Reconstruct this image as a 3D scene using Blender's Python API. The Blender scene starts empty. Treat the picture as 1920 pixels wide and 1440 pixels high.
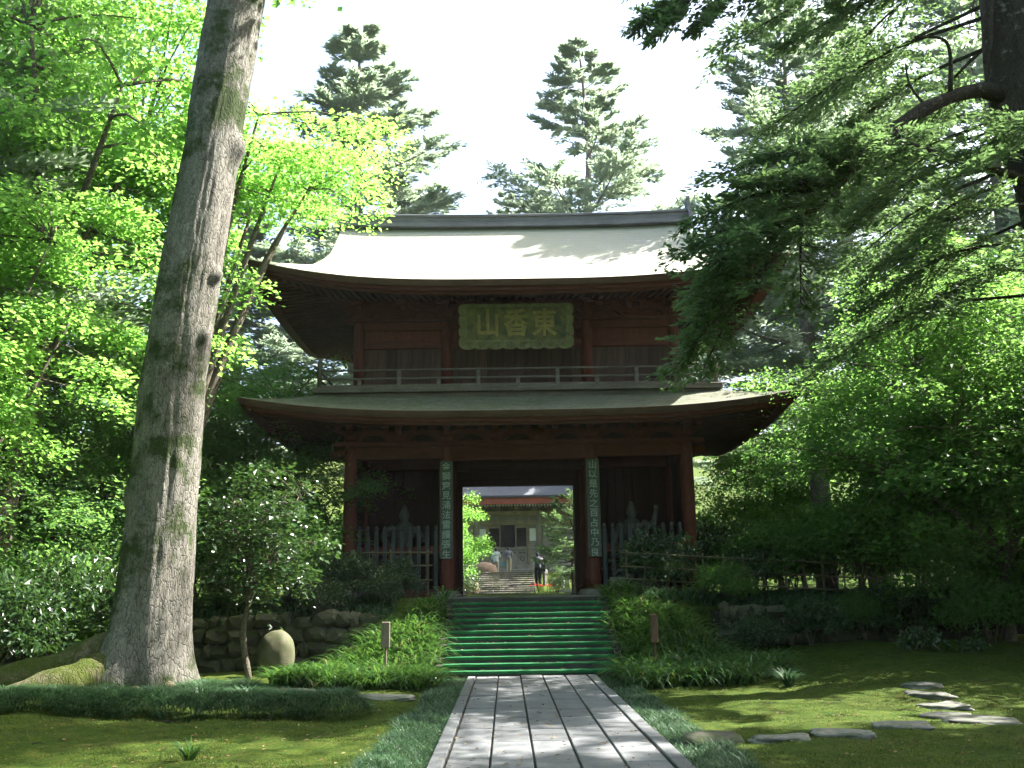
import bpy, bmesh, math, random
import numpy as np
from mathutils import Vector, Matrix

# ------------------------------------------------------------------ camera, sky, sun, exposure
scene = bpy.context.scene
COL = scene.collection
R = math.radians
cam_data = bpy.data.cameras.new('camera')
cam_data.sensor_width = 36.0
cam_data.lens = 36.0 * 1900.0 / 1920.0
cam_data.clip_end = 2000.0
cam = bpy.data.objects.new('camera', cam_data)
COL.objects.link(cam)
cam.location = (0, 0, 1.55)
_yaw, _pitch, _roll = R(0.48), R(11.6), R(0.9)
_f = Vector((math.sin(_yaw) * math.cos(_pitch), math.cos(_yaw) * math.cos(_pitch), math.sin(_pitch)))
_r = Vector((math.cos(_yaw), -math.sin(_yaw), 0))
_u = _r.cross(_f)
_r2 = _r * math.cos(_roll) - _u * math.sin(_roll)
_u2 = _r * math.sin(_roll) + _u * math.cos(_roll)
cam.rotation_euler = Matrix((_r2, _u2, -_f)).transposed().to_euler()
scene.camera = cam

SUN_EL, SUN_AZ = 47.0, 17.0           # azimuth from +X (right) towards +Y (away from the camera)
world = bpy.data.worlds.new('World')
scene.world = world
world.use_nodes = True
wn = world.node_tree
sky = wn.nodes.new('ShaderNodeTexSky')
sky.sky_type = 'NISHITA'
sky.sun_disc = False
sky.sun_elevation = R(SUN_EL)
sky.sun_rotation = R(90 - SUN_AZ)
sky.air_density = 1.0
sky.dust_density = 4.5
sky.ozone_density = 1.0
wn.links.new(sky.outputs[0], wn.nodes['Background'].inputs[0])
wn.nodes['Background'].inputs[1].default_value = 0.088
sun_data = bpy.data.lights.new('sun', 'SUN')
sun_data.energy = 5.0
sun_data.angle = R(0.53)
sun_data.color = (1.0, 0.96, 0.89)
sun = bpy.data.objects.new('sun', sun_data)
COL.objects.link(sun)
S = Vector((math.cos(R(SUN_EL)) * math.cos(R(SUN_AZ)), math.cos(R(SUN_EL)) * math.sin(R(SUN_AZ)), math.sin(R(SUN_EL))))
sun.rotation_euler = S.to_track_quat('Z', 'Y').to_euler()
sun.location = (40, 10, 60)
scene.view_settings.view_transform = 'Standard'
scene.view_settings.look = 'None'
scene.view_settings.gamma = 1.0
scene.view_settings.exposure = 2.75
scene.render.engine = 'CYCLES'
cy = scene.cycles
cy.max_bounces = 7
cy.diffuse_bounces = 4
cy.glossy_bounces = 2
cy.transmission_bounces = 4
cy.transparent_max_bounces = 4
cy.caustics_reflective = False
cy.caustics_refractive = False
cy.sample_clamp_indirect = 6.0
cy.use_denoising = True

# ------------------------------------------------------------------ helpers
rng = np.random.default_rng(7)

def vnoise(p, s=0):
    p = np.asarray(p, float)
    i = np.floor(p).astype(np.int64)
    f = p - i
    f = f * f * (3 - 2 * f)
    def h(a, b, c):
        n = (a * 374761393 + b * 668265263 + c * 1440662683 + s * 1274126177) & 0xffffffff
        n = ((n ^ (n >> 13)) * 1274126177) & 0xffffffff
        return ((n ^ (n >> 16)) & 0xffff) / 65535.0
    x, y, z = i[..., 0], i[..., 1], i[..., 2]
    u, v, w = f[..., 0], f[..., 1], f[..., 2]
    def lx(b, c): return h(x, b, c) * (1 - u) + h(x + 1, b, c) * u
    def ly(c): return lx(y, c) * (1 - v) + lx(y + 1, c) * v
    return ly(z) * (1 - w) + ly(z + 1) * w - 0.5

def fbm(p, oct=4, s=0):
    p = np.asarray(p, float)
    a, t = 1.0, 0
    for k in range(oct):
        t = t + a * vnoise(p * (2.0 ** k), s + k)
        a *= 0.5
    return t

def sstep(a, b, x):
    t = np.clip((np.asarray(x, float) - a) / (b - a), 0, 1)
    return t * t * (3 - 2 * t)

def unit(v):
    v = np.asarray(v, float)
    return v / np.maximum(np.linalg.norm(v, axis=-1, keepdims=True), 1e-9)

def wloc(o):
    l = Vector((0, 0, 0))
    while o is not None:
        l = l + Vector(o.location)
        o = o.parent
    return l

def fast_mesh(name, V, F, smooth=False, tint=None):
    V = np.ascontiguousarray(V, dtype=np.float32)
    F = np.ascontiguousarray(F, dtype=np.int32)
    n, k = F.shape
    me = bpy.data.meshes.new(name)
    me.vertices.add(len(V))
    me.vertices.foreach_set('co', V.ravel())
    me.loops.add(n * k)
    me.loops.foreach_set('vertex_index', F.ravel())
    me.polygons.add(n)
    me.polygons.foreach_set('loop_start', np.arange(n, dtype=np.int32) * k)
    me.polygons.foreach_set('use_smooth', np.full(n, bool(smooth)))
    if tint is not None:
        a = me.attributes.new('tint', 'FLOAT', 'FACE')
        a.data.foreach_set('value', np.ascontiguousarray(tint, dtype=np.float32))
    me.update(calc_edges=True)
    return me

def tag(o, label=None, cat=None, group=None, kind=None):
    if label: o['label'] = label
    if cat: o['category'] = cat
    if group: o['group'] = group
    if kind: o['kind'] = kind
    return o

def link(name, me, mat, parent=None, loc=(0, 0, 0), rot=None):
    o = bpy.data.objects.new(name, me)
    COL.objects.link(o)
    if me is not None and mat is not None and len(me.materials) == 0:
        me.materials.append(mat)
    if parent is not None:
        o.parent = parent
        o.location = Vector(loc) - wloc(parent)
    else:
        o.location = loc
    if rot is not None:
        o.rotation_euler = rot
    return o

def empty(name, loc, label=None, cat=None, group=None, kind=None, rot=None):
    o = bpy.data.objects.new(name, None)
    COL.objects.link(o)
    o.location = loc
    o.empty_display_size = 0.3
    if rot: o.rotation_euler = rot
    return tag(o, label, cat, group, kind)

def wmesh(name, V, F, mat, parent=None, smooth=False, tint=None, origin=None):
    """mesh from world coordinates; its origin is put at its own base"""
    V = np.asarray(V, float)
    if origin is None:
        origin = ((V[:, 0].min() + V[:, 0].max()) / 2, (V[:, 1].min() + V[:, 1].max()) / 2, V[:, 2].min())
    F = F if isinstance(F, np.ndarray) else F
    if isinstance(F, np.ndarray):
        me = fast_mesh(name, V - np.array(origin), F, smooth, tint)
    else:
        me = bpy.data.meshes.new(name)
        me.from_pydata([tuple(v) for v in (V - np.array(origin))], [], F)
        if smooth:
            me.polygons.foreach_set('use_smooth', np.ones(len(me.polygons), bool))
        me.update()
    return link(name, me, mat, parent, origin)

_boxes = {}
def box_mesh(sx, sy, sz, ch, mat, name):
    key = (round(sx, 4), round(sy, 4), round(sz, 4), ch, mat.name)
    if key in _boxes: return _boxes[key]
    bm = bmesh.new()
    for a in (-1, 1):
        for b in (-1, 1):
            for c in (-1, 1):
                if ch:
                    bm.verts.new((a * (sx / 2 - ch), b * (sy / 2 - ch), c * sz / 2))
                    bm.verts.new((a * (sx / 2 - ch), b * sy / 2, c * (sz / 2 - ch)))
                    bm.verts.new((a * sx / 2, b * (sy / 2 - ch), c * (sz / 2 - ch)))
                else:
                    bm.verts.new((a * sx / 2, b * sy / 2, c * sz / 2))
    bmesh.ops.convex_hull(bm, input=bm.verts)
    bmesh.ops.dissolve_limit(bm, angle_limit=0.02, verts=bm.verts, edges=bm.edges)
    me = bpy.data.meshes.new(name)
    bm.to_mesh(me); bm.free()
    me.materials.append(mat)
    _boxes[key] = me
    return me

def box(name, c, s, mat, parent=None, rot=None, ch=0.012):
    ch = min(ch, min(s) * 0.3)
    return link(name, box_mesh(s[0], s[1], s[2], ch, mat, name), mat, parent, c, rot)

def box2(name, x0, x1, y0, y1, z0, z1, mat, parent=None, ch=0.012):
    return box(name, ((x0 + x1) / 2, (y0 + y1) / 2, (z0 + z1) / 2), (x1 - x0, y1 - y0, z1 - z0), mat, parent, None, ch)

def tube(P, rad, k=8):
    P = np.asarray(P, float)
    n = len(P)
    rad = np.broadcast_to(np.asarray(rad, float), (n,))
    T = unit(np.gradient(P, axis=0))
    ref = np.where(np.abs(T[:, 2:3]) > 0.9, np.array([[1.0, 0, 0]]), np.array([[0, 0, 1.0]]))
    if np.any(np.abs(T[:, 2]) > 0.9) and np.any(np.abs(T[:, 2]) <= 0.9):
        ref = np.broadcast_to(np.array([[0.83, 0.55, 0.1]]), (n, 3))
    A = unit(np.cross(T, ref)); B = np.cross(T, A)
    th = np.linspace(0, 2 * np.pi, k, endpoint=False)
    V = P[:, None, :] + rad[:, None, None] * (np.cos(th)[None, :, None] * A[:, None, :] + np.sin(th)[None, :, None] * B[:, None, :])
    V = V.reshape(-1, 3)
    i = np.arange(n - 1)[:, None] * k; j = np.arange(k)[None, :]; j2 = (j + 1) % k
    F = np.stack([i + j, i + j2, i + k + j2, i + k + j], -1).reshape(-1, 4)
    # caps as quads fans collapsed on the end points
    V = np.vstack([V, P[0:1], P[-1:]])
    c0, c1 = len(V) - 2, len(V) - 1
    jj = np.arange(0, k - 1, 2)
    cap0 = np.stack([np.full(len(jj), c0), (jj + 2) % k, jj + 1, jj], -1)
    b = (n - 1) * k
    cap1 = np.stack([np.full(len(jj), c1), b + jj, b + jj + 1, b + (jj + 2) % k], -1)
    return V, np.vstack([F, cap0, cap1])

class MB:
    def __init__(s): s.V = []; s.F = []; s.T = []; s.n = 0
    def add(s, V, F, t=None):
        s.V.append(np.asarray(V, float)); s.F.append(np.asarray(F) + s.n); s.n += len(V)
        if t is not None: s.T.append(np.broadcast_to(np.asarray(t, float), (len(F),)))
        return s
    def tube(s, P, rad, k=8): return s.add(*tube(P, rad, k))
    def box(s, x0, x1, y0, y1, z0, z1):
        V = [(x, y, z) for x in (x0, x1) for y in (y0, y1) for z in (z0, z1)]
        return s.add(V, [(0, 1, 3, 2), (4, 6, 7, 5), (0, 4, 5, 1), (2, 3, 7, 6), (0, 2, 6, 4), (1, 5, 7, 3)])
    def get(s): return np.vstack(s.V), np.vstack(s.F)
    def obj(s, name, mat, parent=None, smooth=False, origin=None):
        V, F = s.get()
        return wmesh(name, V, F, mat, parent, smooth, np.concatenate(s.T) if s.T else None, origin)
    def mesh(s, name, smooth=False):
        V, F = s.get()
        return fast_mesh(name, V, F, smooth, np.concatenate(s.T) if s.T else None)

def grid_faces(nu, nv):
    i = np.arange(nu - 1)[:, None] * nv; j = np.arange(nv - 1)[None, :]
    return np.stack([i + j, i + nv + j, i + nv + j + 1, i + j + 1], -1).reshape(-1, 4)

def curve_pts(pts, n):
    """smooth polyline through control points (Catmull-Rom)"""
    p = np.asarray(pts, float)
    p = np.vstack([2 * p[0] - p[1], p, 2 * p[-1] - p[-2]])
    m = len(p) - 3
    t = np.linspace(0, m - 1e-6, n)
    i = t.astype(int); u = (t - i)[:, None]
    a, b, c, d = p[i], p[i + 1], p[i + 2], p[i + 3]
    return 0.5 * ((2 * b) + (-a + c) * u + (2 * a - 5 * b + 4 * c - d) * u ** 2 + (-a + 3 * b - 3 * c + d) * u ** 3)

# ------------------------------------------------------------------ materials
class NT:
    def __init__(s, name):
        s.m = bpy.data.materials.new(name); s.m.use_nodes = True
        s.t = s.m.node_tree; s.b = s.t.nodes['Principled BSDF']; s.out = s.t.nodes['Material Output']
        s.coord = s.t.nodes.new('ShaderNodeTexCoord').outputs['Object']
    def n(s, kind, **kw):
        x = s.t.nodes.new(kind)
        for k, v in kw.items(): setattr(x, k, v)
        return x
    def l(s, a, b): s.t.links.new(a, b)
    def mapping(s, scale, src=None):
        x = s.n('ShaderNodeMapping'); x.inputs['Scale'].default_value = scale
        s.l(src or s.coord, x.inputs['Vector']); return x.outputs[0]
    def noise(s, scale, detail=5, rough=0.6, vec=None, dist=0.0):
        x = s.n('ShaderNodeTexNoise'); x.inputs['Scale'].default_value = scale
        x.inputs['Detail'].default_value = detail; x.inputs['Roughness'].default_value = rough
        x.inputs['Distortion'].default_value = dist
        s.l(vec or s.coord, x.inputs['Vector']); return x.outputs[0]
    def ramp(s, fac, stops):
        x = s.n('ShaderNodeValToRGB'); e = x.color_ramp.elements
        while len(e) < len(stops): e.new(0.5)
        for q, (p, c) in zip(e, stops):
            q.position = p; q.color = (c, c, c, 1) if isinstance(c, (int, float)) else (*c, 1)
        s.l(fac, x.inputs[0]); return x.outputs[0]
    def mix(s, fac, a, b, mode='MIX'):
        x = s.n('ShaderNodeMix', data_type='RGBA', blend_type=mode)
        for sock, v in ((x.inputs[0], fac), (x.inputs[6], a), (x.inputs[7], b)):
            if hasattr(v, 'links'): s.l(v, sock)
            elif isinstance(v, (int, float)): sock.default_value = v if sock.type == 'VALUE' else (v, v, v, 1)
            else: sock.default_value = (*v, 1)
        return x.outputs[2]
    def bump(s, h, strength=0.4, dist=0.02):
        x = s.n('ShaderNodeBump'); x.inputs['Strength'].default_value = strength; x.inputs['Distance'].default_value = dist
        s.l(h, x.inputs['Height']); s.l(x.outputs[0], s.b.inputs['Normal'])
    def col(s, c):
        if hasattr(c, 'links'): s.l(c, s.b.inputs['Base Color'])
        else: s.b.inputs['Base Color'].default_value = (*c, 1)
    def rough(s, r, spec=0.4):
        s.b.inputs['Roughness'].default_value = r; s.b.inputs['Specular IOR Level'].default_value = spec
    def rand(s):
        return s.n('ShaderNodeObjectInfo').outputs['Random']

def simple(name, c1, c2, scale=6.0, rough=0.8, stretch=(1, 1, 1), bump=0.3, spec=0.3, dist=0.015, objvar=0.0):
    t = NT(name)
    v = t.mapping(stretch)
    n = t.noise(scale, 6, 0.65, v)
    c = t.ramp(n, [(0.3, c1), (0.7, c2)])
    if bump:
        c = t.mix(1.0, c, t.ramp(t.noise(scale * 7, 5, 0.7, v), [(0.32, 0.6), (0.62, 1.06)]), 'MULTIPLY')
        c = t.mix(1.0, c, t.ramp(t.noise(0.9, 5, 0.65), [(0.3, 0.72), (0.6, 1.05)]), 'MULTIPLY')
    if objvar:
        r = t.ramp(t.rand(), [(0.0, 1 - objvar), (1.0, 1.0)])
        c = t.mix(1.0, c, r, 'MULTIPLY')
    t.col(c); t.rough(rough, spec)
    if bump: t.bump(t.noise(scale * 4, 5, 0.7, v), bump, dist)
    return t.m

M = {}
M['wood_red'] = simple('weathered_red_wood', (0.12, 0.032, 0.023), (0.215, 0.057, 0.038), 3.0, 0.75, (3, 3, 0.35), 0.35, objvar=0.25)
M['wood_redx'] = simple('weathered_red_beam', (0.10, 0.028, 0.02), (0.185, 0.05, 0.033), 3.0, 0.75, (0.35, 3, 3), 0.35, objvar=0.2)
M['wood_plank'] = simple('old_wall_plank', (0.06, 0.036, 0.029), (0.15, 0.078, 0.058), 4.0, 0.8, (5, 5, 0.3), 0.35, objvar=0.45)
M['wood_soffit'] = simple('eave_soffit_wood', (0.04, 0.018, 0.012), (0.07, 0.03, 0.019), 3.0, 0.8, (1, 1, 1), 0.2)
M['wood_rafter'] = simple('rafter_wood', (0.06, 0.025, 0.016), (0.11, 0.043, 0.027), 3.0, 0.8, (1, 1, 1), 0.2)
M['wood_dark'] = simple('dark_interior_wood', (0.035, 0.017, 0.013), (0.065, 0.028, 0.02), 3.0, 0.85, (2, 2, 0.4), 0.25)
M['wood_grey'] = simple('grey_weathered_wood', (0.11, 0.09, 0.077), (0.21, 0.175, 0.155), 4.0, 0.85, (0.5, 3, 3), 0.35, objvar=0.15)
M['wood_hall'] = simple('pale_hall_wood', (0.32, 0.25, 0.165), (0.47, 0.37, 0.25), 2.0, 0.8, (1, 1, 1), 0.2, objvar=0.25)
M['wood_hallgrey'] = simple('grey_hall_wood', (0.28, 0.255, 0.22), (0.41, 0.375, 0.33), 2.0, 0.8, (2, 2, 0.4), 0.2, objvar=0.15)
M['fascia_red'] = simple('red_fascia', (0.30, 0.07, 0.04), (0.38, 0.1, 0.06), 2.0, 0.7, (1, 1, 1), 0.1)
M['white_paint'] = simple('white_end_paint', (0.7, 0.68, 0.6), (0.8, 0.78, 0.7), 5.0, 0.8, (1, 1, 1), 0.0)
M['paper'] = simple('white_notice_board', (0.72, 0.73, 0.72), (0.8, 0.8, 0.78), 5.0, 0.7, (1, 1, 1), 0.0)
M['black'] = simple('near_black', (0.012, 0.012, 0.014), (0.02, 0.02, 0.022), 5.0, 0.7, (1, 1, 1), 0.0)
M['bamboo'] = simple('weathered_bamboo', (0.09, 0.075, 0.045), (0.18, 0.15, 0.09), 5.0, 0.6, (3, 3, 0.6), 0.15, objvar=0.3)
M['picket'] = simple('grey_blue_picket', (0.055, 0.06, 0.064), (0.115, 0.125, 0.13), 5.0, 0.8, (3, 3, 0.4), 0.25, objvar=0.2)
M['post_brown'] = simple('brown_post_wood', (0.09, 0.052, 0.034), (0.16, 0.095, 0.06), 5.0, 0.8, (4, 4, 0.4), 0.3)
M['post_pale'] = simple('pale_post_wood', (0.14, 0.11, 0.08), (0.23, 0.185, 0.14), 5.0, 0.8, (4, 4, 0.4), 0.3)
M['statue'] = simple('dark_statue_wood', (0.07, 0.075, 0.065), (0.14, 0.14, 0.12), 6.0, 0.7, (1, 1, 1), 0.3)
M['plinth'] = simple('plinth_stone', (0.20, 0.18, 0.17), (0.32, 0.29, 0.27), 6.0, 0.9, (1, 1, 1), 0.4)
M['red_metal'] = simple('red_painted_metal', (0.45, 0.02, 0.03), (0.5, 0.03, 0.04), 3.0, 0.35, (1, 1, 1), 0.0)
M['gold'] = simple('faded_gold_letter', (0.24, 0.18, 0.055), (0.36, 0.28, 0.09), 8.0, 0.6, (1, 1, 1), 0.1)
M['letter'] = simple('pale_green_letter', (0.25, 0.30, 0.27), (0.40, 0.45, 0.41), 12.0, 0.8, (1, 1, 1), 0.0)
M['board'] = simple('dark_green_board', (0.07, 0.09, 0.075), (0.13, 0.15, 0.13), 6.0, 0.8, (1, 1, 1), 0.2)
M['rope'] = simple('pale_rope', (0.35, 0.33, 0.27), (0.45, 0.42, 0.35), 9.0, 0.9, (1, 1, 1), 0.0)

def mk_plaque():
    t = NT('patinated_plaque')
    n = t.noise(4.0, 6, 0.6, None, 0.6)
    c = t.ramp(n, [(0.32, (0.022, 0.038, 0.022)), (0.5, (0.10, 0.095, 0.03)), (0.7, (0.18, 0.15, 0.045))])
    t.col(c); t.rough(0.6); t.bump(t.noise(25, 4), 0.4, 0.02); return t.m
M['plaque'] = mk_plaque()
M['plaque_frame'] = simple('patinated_plaque_frame', (0.125, 0.12, 0.045), (0.23, 0.215, 0.085), 7.0, 0.6, (1, 1, 1), 0.4)

def mk_roof(name, c1, c2, moss, mossamt):
    t = NT(name)
    g = t.noise(5.0, 6, 0.7, t.mapping((1.0, 1.0, 9.0)))
    fine = t.noise(16.0, 3, 0.7, t.mapping((0.7, 0.7, 6.0)))
    c = t.ramp(g, [(0.3, c1), (0.7, c2)])
    f2 = t.ramp(fine, [(0.35, 0.5), (0.65, 1.0)])
    c = t.mix(1.0, c, f2, 'MULTIPLY')
    m = t.ramp(t.noise(1.3, 6, 0.7), [(0.5 - mossamt * 0.5, 1.0), (0.75 - mossamt * 0.3, 0.0)])
    c = t.mix(m, c, moss)
    t.col(c); t.rough(0.9, 0.2)
    wv = t.n('ShaderNodeTexWave', wave_type='BANDS', bands_direction='Z', wave_profile='SAW')
    wv.inputs['Scale'].default_value = 3.2; wv.inputs['Distortion'].default_value = 0.8; wv.inputs['Detail'].default_value = 3; wv.inputs['Detail Scale'].default_value = 2.0
    t.l(t.coord, wv.inputs['Vector'])
    t.col(t.mix(1.0, c, t.ramp(wv.outputs[1], [(0.0, 0.74), (0.25, 1.0)]), 'MULTIPLY'))
    t.bump(t.mix(0.5, fine, wv.outputs[0]), 0.8, 0.05)
    return t.m
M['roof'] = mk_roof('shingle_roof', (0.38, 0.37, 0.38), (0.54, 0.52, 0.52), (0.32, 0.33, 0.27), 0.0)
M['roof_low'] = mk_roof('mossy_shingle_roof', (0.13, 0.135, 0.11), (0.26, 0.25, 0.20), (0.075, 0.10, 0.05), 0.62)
M['roof_edge'] = simple('layered_bark_edge', (0.07, 0.035, 0.022), (0.15, 0.078, 0.047), 5.0, 0.9, (0.6, 0.6, 14), 0.6)
M['ridge'] = simple('ridge_tile', (0.11, 0.11, 0.125), (0.19, 0.19, 0.21), 5.0, 0.6, (0.4, 1, 6), 0.3)
M['roof_hall'] = simple('grey_hall_roof', (0.07, 0.077, 0.085), (0.11, 0.118, 0.13), 3.0, 0.7, (1, 1, 4), 0.2)

def mk_slab(name, c1, c2, objvar, mossc=None, mossr=(0.55, 0.75)):
    t = NT(name)
    n = t.noise(3.0, 8, 0.7)
    sp = t.noise(60.0, 3, 0.7)
    c = t.ramp(n, [(0.3, c1), (0.7, c2)])
    c = t.mix(1.0, c, t.ramp(sp, [(0.35, 0.72), (0.65, 1.0)]), 'MULTIPLY')
    r = t.ramp(t.rand(), [(0.0, 1 - objvar), (1.0, 1.0)])
    c = t.mix(1.0, c, r, 'MULTIPLY')
    if mossc:
        c = t.mix(t.ramp(t.noise(2.2, 6, 0.7), [(mossr[0], 0.0), (mossr[1], 1.0)]), c, mossc)
    t.col(c); t.rough(0.85, 0.3); t.bump(t.noise(45.0, 6, 0.75), 0.35, 0.012)
    return t.m
M['slab'] = mk_slab('granite_paving', (0.108, 0.112, 0.117), (0.19, 0.198, 0.206), 0.32, (0.075, 0.08, 0.055), (0.58, 0.8))
M['step'] = mk_slab('dark_step_stone', (0.035, 0.035, 0.035), (0.075, 0.07, 0.065), 0.2, (0.03, 0.04, 0.02))
M['step2'] = mk_slab('mossy_step_stone', (0.14, 0.13, 0.11), (0.26, 0.24, 0.21), 0.25, (0.07, 0.09, 0.03), (0.5, 0.7))
M['stone'] = mk_slab('wall_stone', (0.05, 0.046, 0.038), (0.12, 0.108, 0.09), 0.55, (0.045, 0.058, 0.022), (0.42, 0.6))
M['flag'] = mk_slab('stepping_stone', (0.13, 0.125, 0.115), (0.25, 0.24, 0.22), 0.25, (0.06, 0.085, 0.025), (0.48, 0.66))
M['boulder'] = mk_slab('smooth_boulder', (0.08, 0.072, 0.05), (0.155, 0.14, 0.095), 0.1, (0.06, 0.07, 0.026), (0.38, 0.6))
M['soil'] = simple('dark_joint_soil', (0.02, 0.018, 0.013), (0.04, 0.035, 0.025), 8, 0.95, (1, 1, 1), 0.3)

def mk_carpet():
    t = NT('green_turf_carpet')
    n = t.noise(2.0, 5, 0.6)
    f = t.noise(120.0, 2, 0.6)
    c = t.ramp(n, [(0.3, (0.012, 0.11, 0.038)), (0.7, (0.028, 0.20, 0.07))])
    c = t.mix(1.0, c, t.ramp(f, [(0.3, 0.5), (0.7, 1.0)]), 'MULTIPLY')
    c = t.mix(t.ramp(t.noise(3.5, 6, 0.7), [(0.54, 0.0), (0.72, 0.7)]), c, (0.05, 0.055, 0.035))
    t.col(c); t.rough(0.85, 0.2); t.bump(f, 0.8, 0.02); return t.m
M['carpet'] = mk_carpet()

def mk_moss():
    t = NT('moss_ground')
    a = t.noise(0.8, 8, 0.65)
    b = t.noise(4.0, 8, 0.72, None, 0.5)
    f = t.noise(38.0, 5, 0.75)
    c = t.ramp(a, [(0.30, (0.055, 0.042, 0.02)), (0.42, (0.062, 0.088, 0.013)), (0.55, (0.043, 0.085, 0.009)), (0.70, (0.095, 0.115, 0.016))])
    c2 = t.ramp(b, [(0.32, (0.012, 0.024, 0.005)), (0.48, (0.055, 0.095, 0.011)), (0.64, (0.125, 0.14, 0.024)), (0.75, (0.10, 0.07, 0.034))])
    c = t.mix(0.55, c, c2)
    c = t.mix(1.0, c, t.ramp(f, [(0.32, 0.35), (0.64, 1.2)]), 'MULTIPLY')
    lit = t.ramp(t.noise(17.0, 4, 0.75), [(0.64, 0.0), (0.70, 1.0)])
    c = t.mix(lit, c, (0.12, 0.085, 0.05))
    t.col(c); t.rough(0.95, 0.1); t.bump(t.mix(0.5, f, b), 1.0, 0.09); return t.m
M['moss'] = mk_moss()

def mk_bark(name, c1, c2, crack, moss, mscale=1.0, mr=(0.52, 0.68), stretch=(1, 1, 0.28), lowmoss=0.0):
    t = NT(name)
    v = t.mapping(stretch)
    n = t.noise(2.2, 8, 0.72, v)
    c = t.ramp(n, [(0.28, c1), (0.7, c2)])
    # long flaky fissures
    fl = t.noise(9.0, 7, 0.68, t.mapping((1, 1, 0.22)), 0.6)
    ck = t.ramp(fl, [(0.30, 1.0), (0.44, 0.0)])
    c = t.mix(ck, c, crack)
    fine = t.noise(46.0, 7, 0.78, t.mapping((1, 1, 0.42)))
    c = t.mix(1.0, c, t.ramp(fine, [(0.3, 0.5), (0.66, 1.08)]), 'MULTIPLY')
    vo = t.n('ShaderNodeTexVoronoi', feature='DISTANCE_TO_EDGE'); vo.inputs['Scale'].default_value = 15.0
    wp = t.n('ShaderNodeVectorMath', operation='ADD'); nz = t.n('ShaderNodeTexNoise'); nz.inputs['Scale'].default_value = 7.0; nz.inputs['Detail'].default_value = 4
    v3 = t.mapping((1, 1, 0.38)); t.l(v3, nz.inputs['Vector']); sc_ = t.n('ShaderNodeVectorMath', operation='SCALE'); sc_.inputs['Scale'].default_value = 0.16
    t.l(nz.outputs['Color'], sc_.inputs[0]); t.l(v3, wp.inputs[0]); t.l(sc_.outputs[0], wp.inputs[1]); t.l(wp.outputs[0], vo.inputs['Vector'])
    c = t.mix(1.0, c, t.ramp(vo.outputs[0], [(0.0, 0.5), (0.06, 1.0)]), 'MULTIPLY')
    lich = t.ramp(t.noise(4.5, 7, 0.75), [(0.58, 0.0), (0.66, 1.0)])
    c = t.mix(t.mix(1.0, lich, 0.5, 'MULTIPLY'), c, (0.36, 0.36, 0.31))
    m = t.ramp(t.noise(mscale, 8, 0.72), [(mr[0], 0.0), (mr[1], 1.0)])
    if lowmoss:
        sx = t.n('ShaderNodeSeparateXYZ'); t.l(t.coord, sx.inputs[0])
        ad = t.n('ShaderNodeMath', operation='MULTIPLY_ADD'); ad.inputs[1].default_value = 1.6
        t.l(t.noise(1.7, 7, 0.7), ad.inputs[0]); 
        ng = t.n('ShaderNodeMath', operation='MULTIPLY'); ng.inputs[1].default_value = -1.0 / lowmoss; t.l(sx.outputs[2], ng.inputs[0])
        t.l(ng.outputs[0], ad.inputs[2])
        m2 = t.ramp(ad.outputs[0], [(0.25, 0.0), (0.6, 1.0)])
        m = t.mix(1.0, m, m2, 'LIGHTEN')
    c = t.mix(m, c, t.mix(t.ramp(fine, [(0.3, 0.0), (0.7, 1.0)]), tuple(x * 0.55 for x in moss), moss))
    t.col(c); t.rough(0.92, 0.15)
    h = t.mix(0.45, fine, t.ramp(fl, [(0.3, 0.0), (0.55, 1.0)]))
    h = t.mix(0.3, h, t.ramp(vo.outputs[0], [(0.0, 0.0), (0.1, 1.0)]))
    t.bump(h, 0.9, 0.05)
    return t.m
M['bark_big'] = mk_bark('grey_bark', (0.13, 0.12, 0.10), (0.235, 0.225, 0.195), (0.075, 0.065, 0.052), (0.045, 0.065, 0.022), 0.85, (0.50, 0.585), (1, 1, 0.28), 1.15)
M['bark_root'] = mk_bark('mossy_root', (0.11, 0.09, 0.06), (0.2, 0.17, 0.12), (0.03, 0.025, 0.02), (0.065, 0.085, 0.015), 1.1, (0.36, 0.5))
M['bark_dark'] = mk_bark('dark_bark', (0.04, 0.034, 0.027), (0.09, 0.076, 0.06), (0.025, 0.02, 0.015), (0.05, 0.06, 0.025), 0.8, (0.6, 0.75))
M['bark_maple'] = mk_bark('maple_bark', (0.12, 0.10, 0.075), (0.22, 0.19, 0.15), (0.05, 0.04, 0.03), (0.07, 0.08, 0.03), 0.9, (0.62, 0.75))
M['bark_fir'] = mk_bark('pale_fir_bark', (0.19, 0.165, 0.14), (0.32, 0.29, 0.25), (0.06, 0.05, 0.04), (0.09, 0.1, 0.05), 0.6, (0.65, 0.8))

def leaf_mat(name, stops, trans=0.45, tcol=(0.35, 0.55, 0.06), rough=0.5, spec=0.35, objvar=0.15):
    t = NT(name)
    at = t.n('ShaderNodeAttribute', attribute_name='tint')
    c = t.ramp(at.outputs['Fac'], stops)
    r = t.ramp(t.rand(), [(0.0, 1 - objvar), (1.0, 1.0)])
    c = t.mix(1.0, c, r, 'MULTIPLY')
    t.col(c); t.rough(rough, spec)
    tr = t.n('ShaderNodeBsdfTranslucent')
    tc = t.mix(0.5, c, tcol)
    t.l(tc, tr.inputs['Color'])
    mx = t.n('ShaderNodeMixShader'); mx.inputs[0].default_value = trans
    t.l(t.b.outputs[0], mx.inputs[1]); t.l(tr.outputs[0], mx.inputs[2]); t.l(mx.outputs[0], t.out.inputs[0])
    return t.m
M['leaf_maple'] = leaf_mat('maple_leaf', [(0.0, (0.04, 0.12, 0.022)), (0.5, (0.072, 0.20, 0.03)), (1.0, (0.13, 0.27, 0.045))], 0.66, (0.46, 0.85, 0.16))
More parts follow.
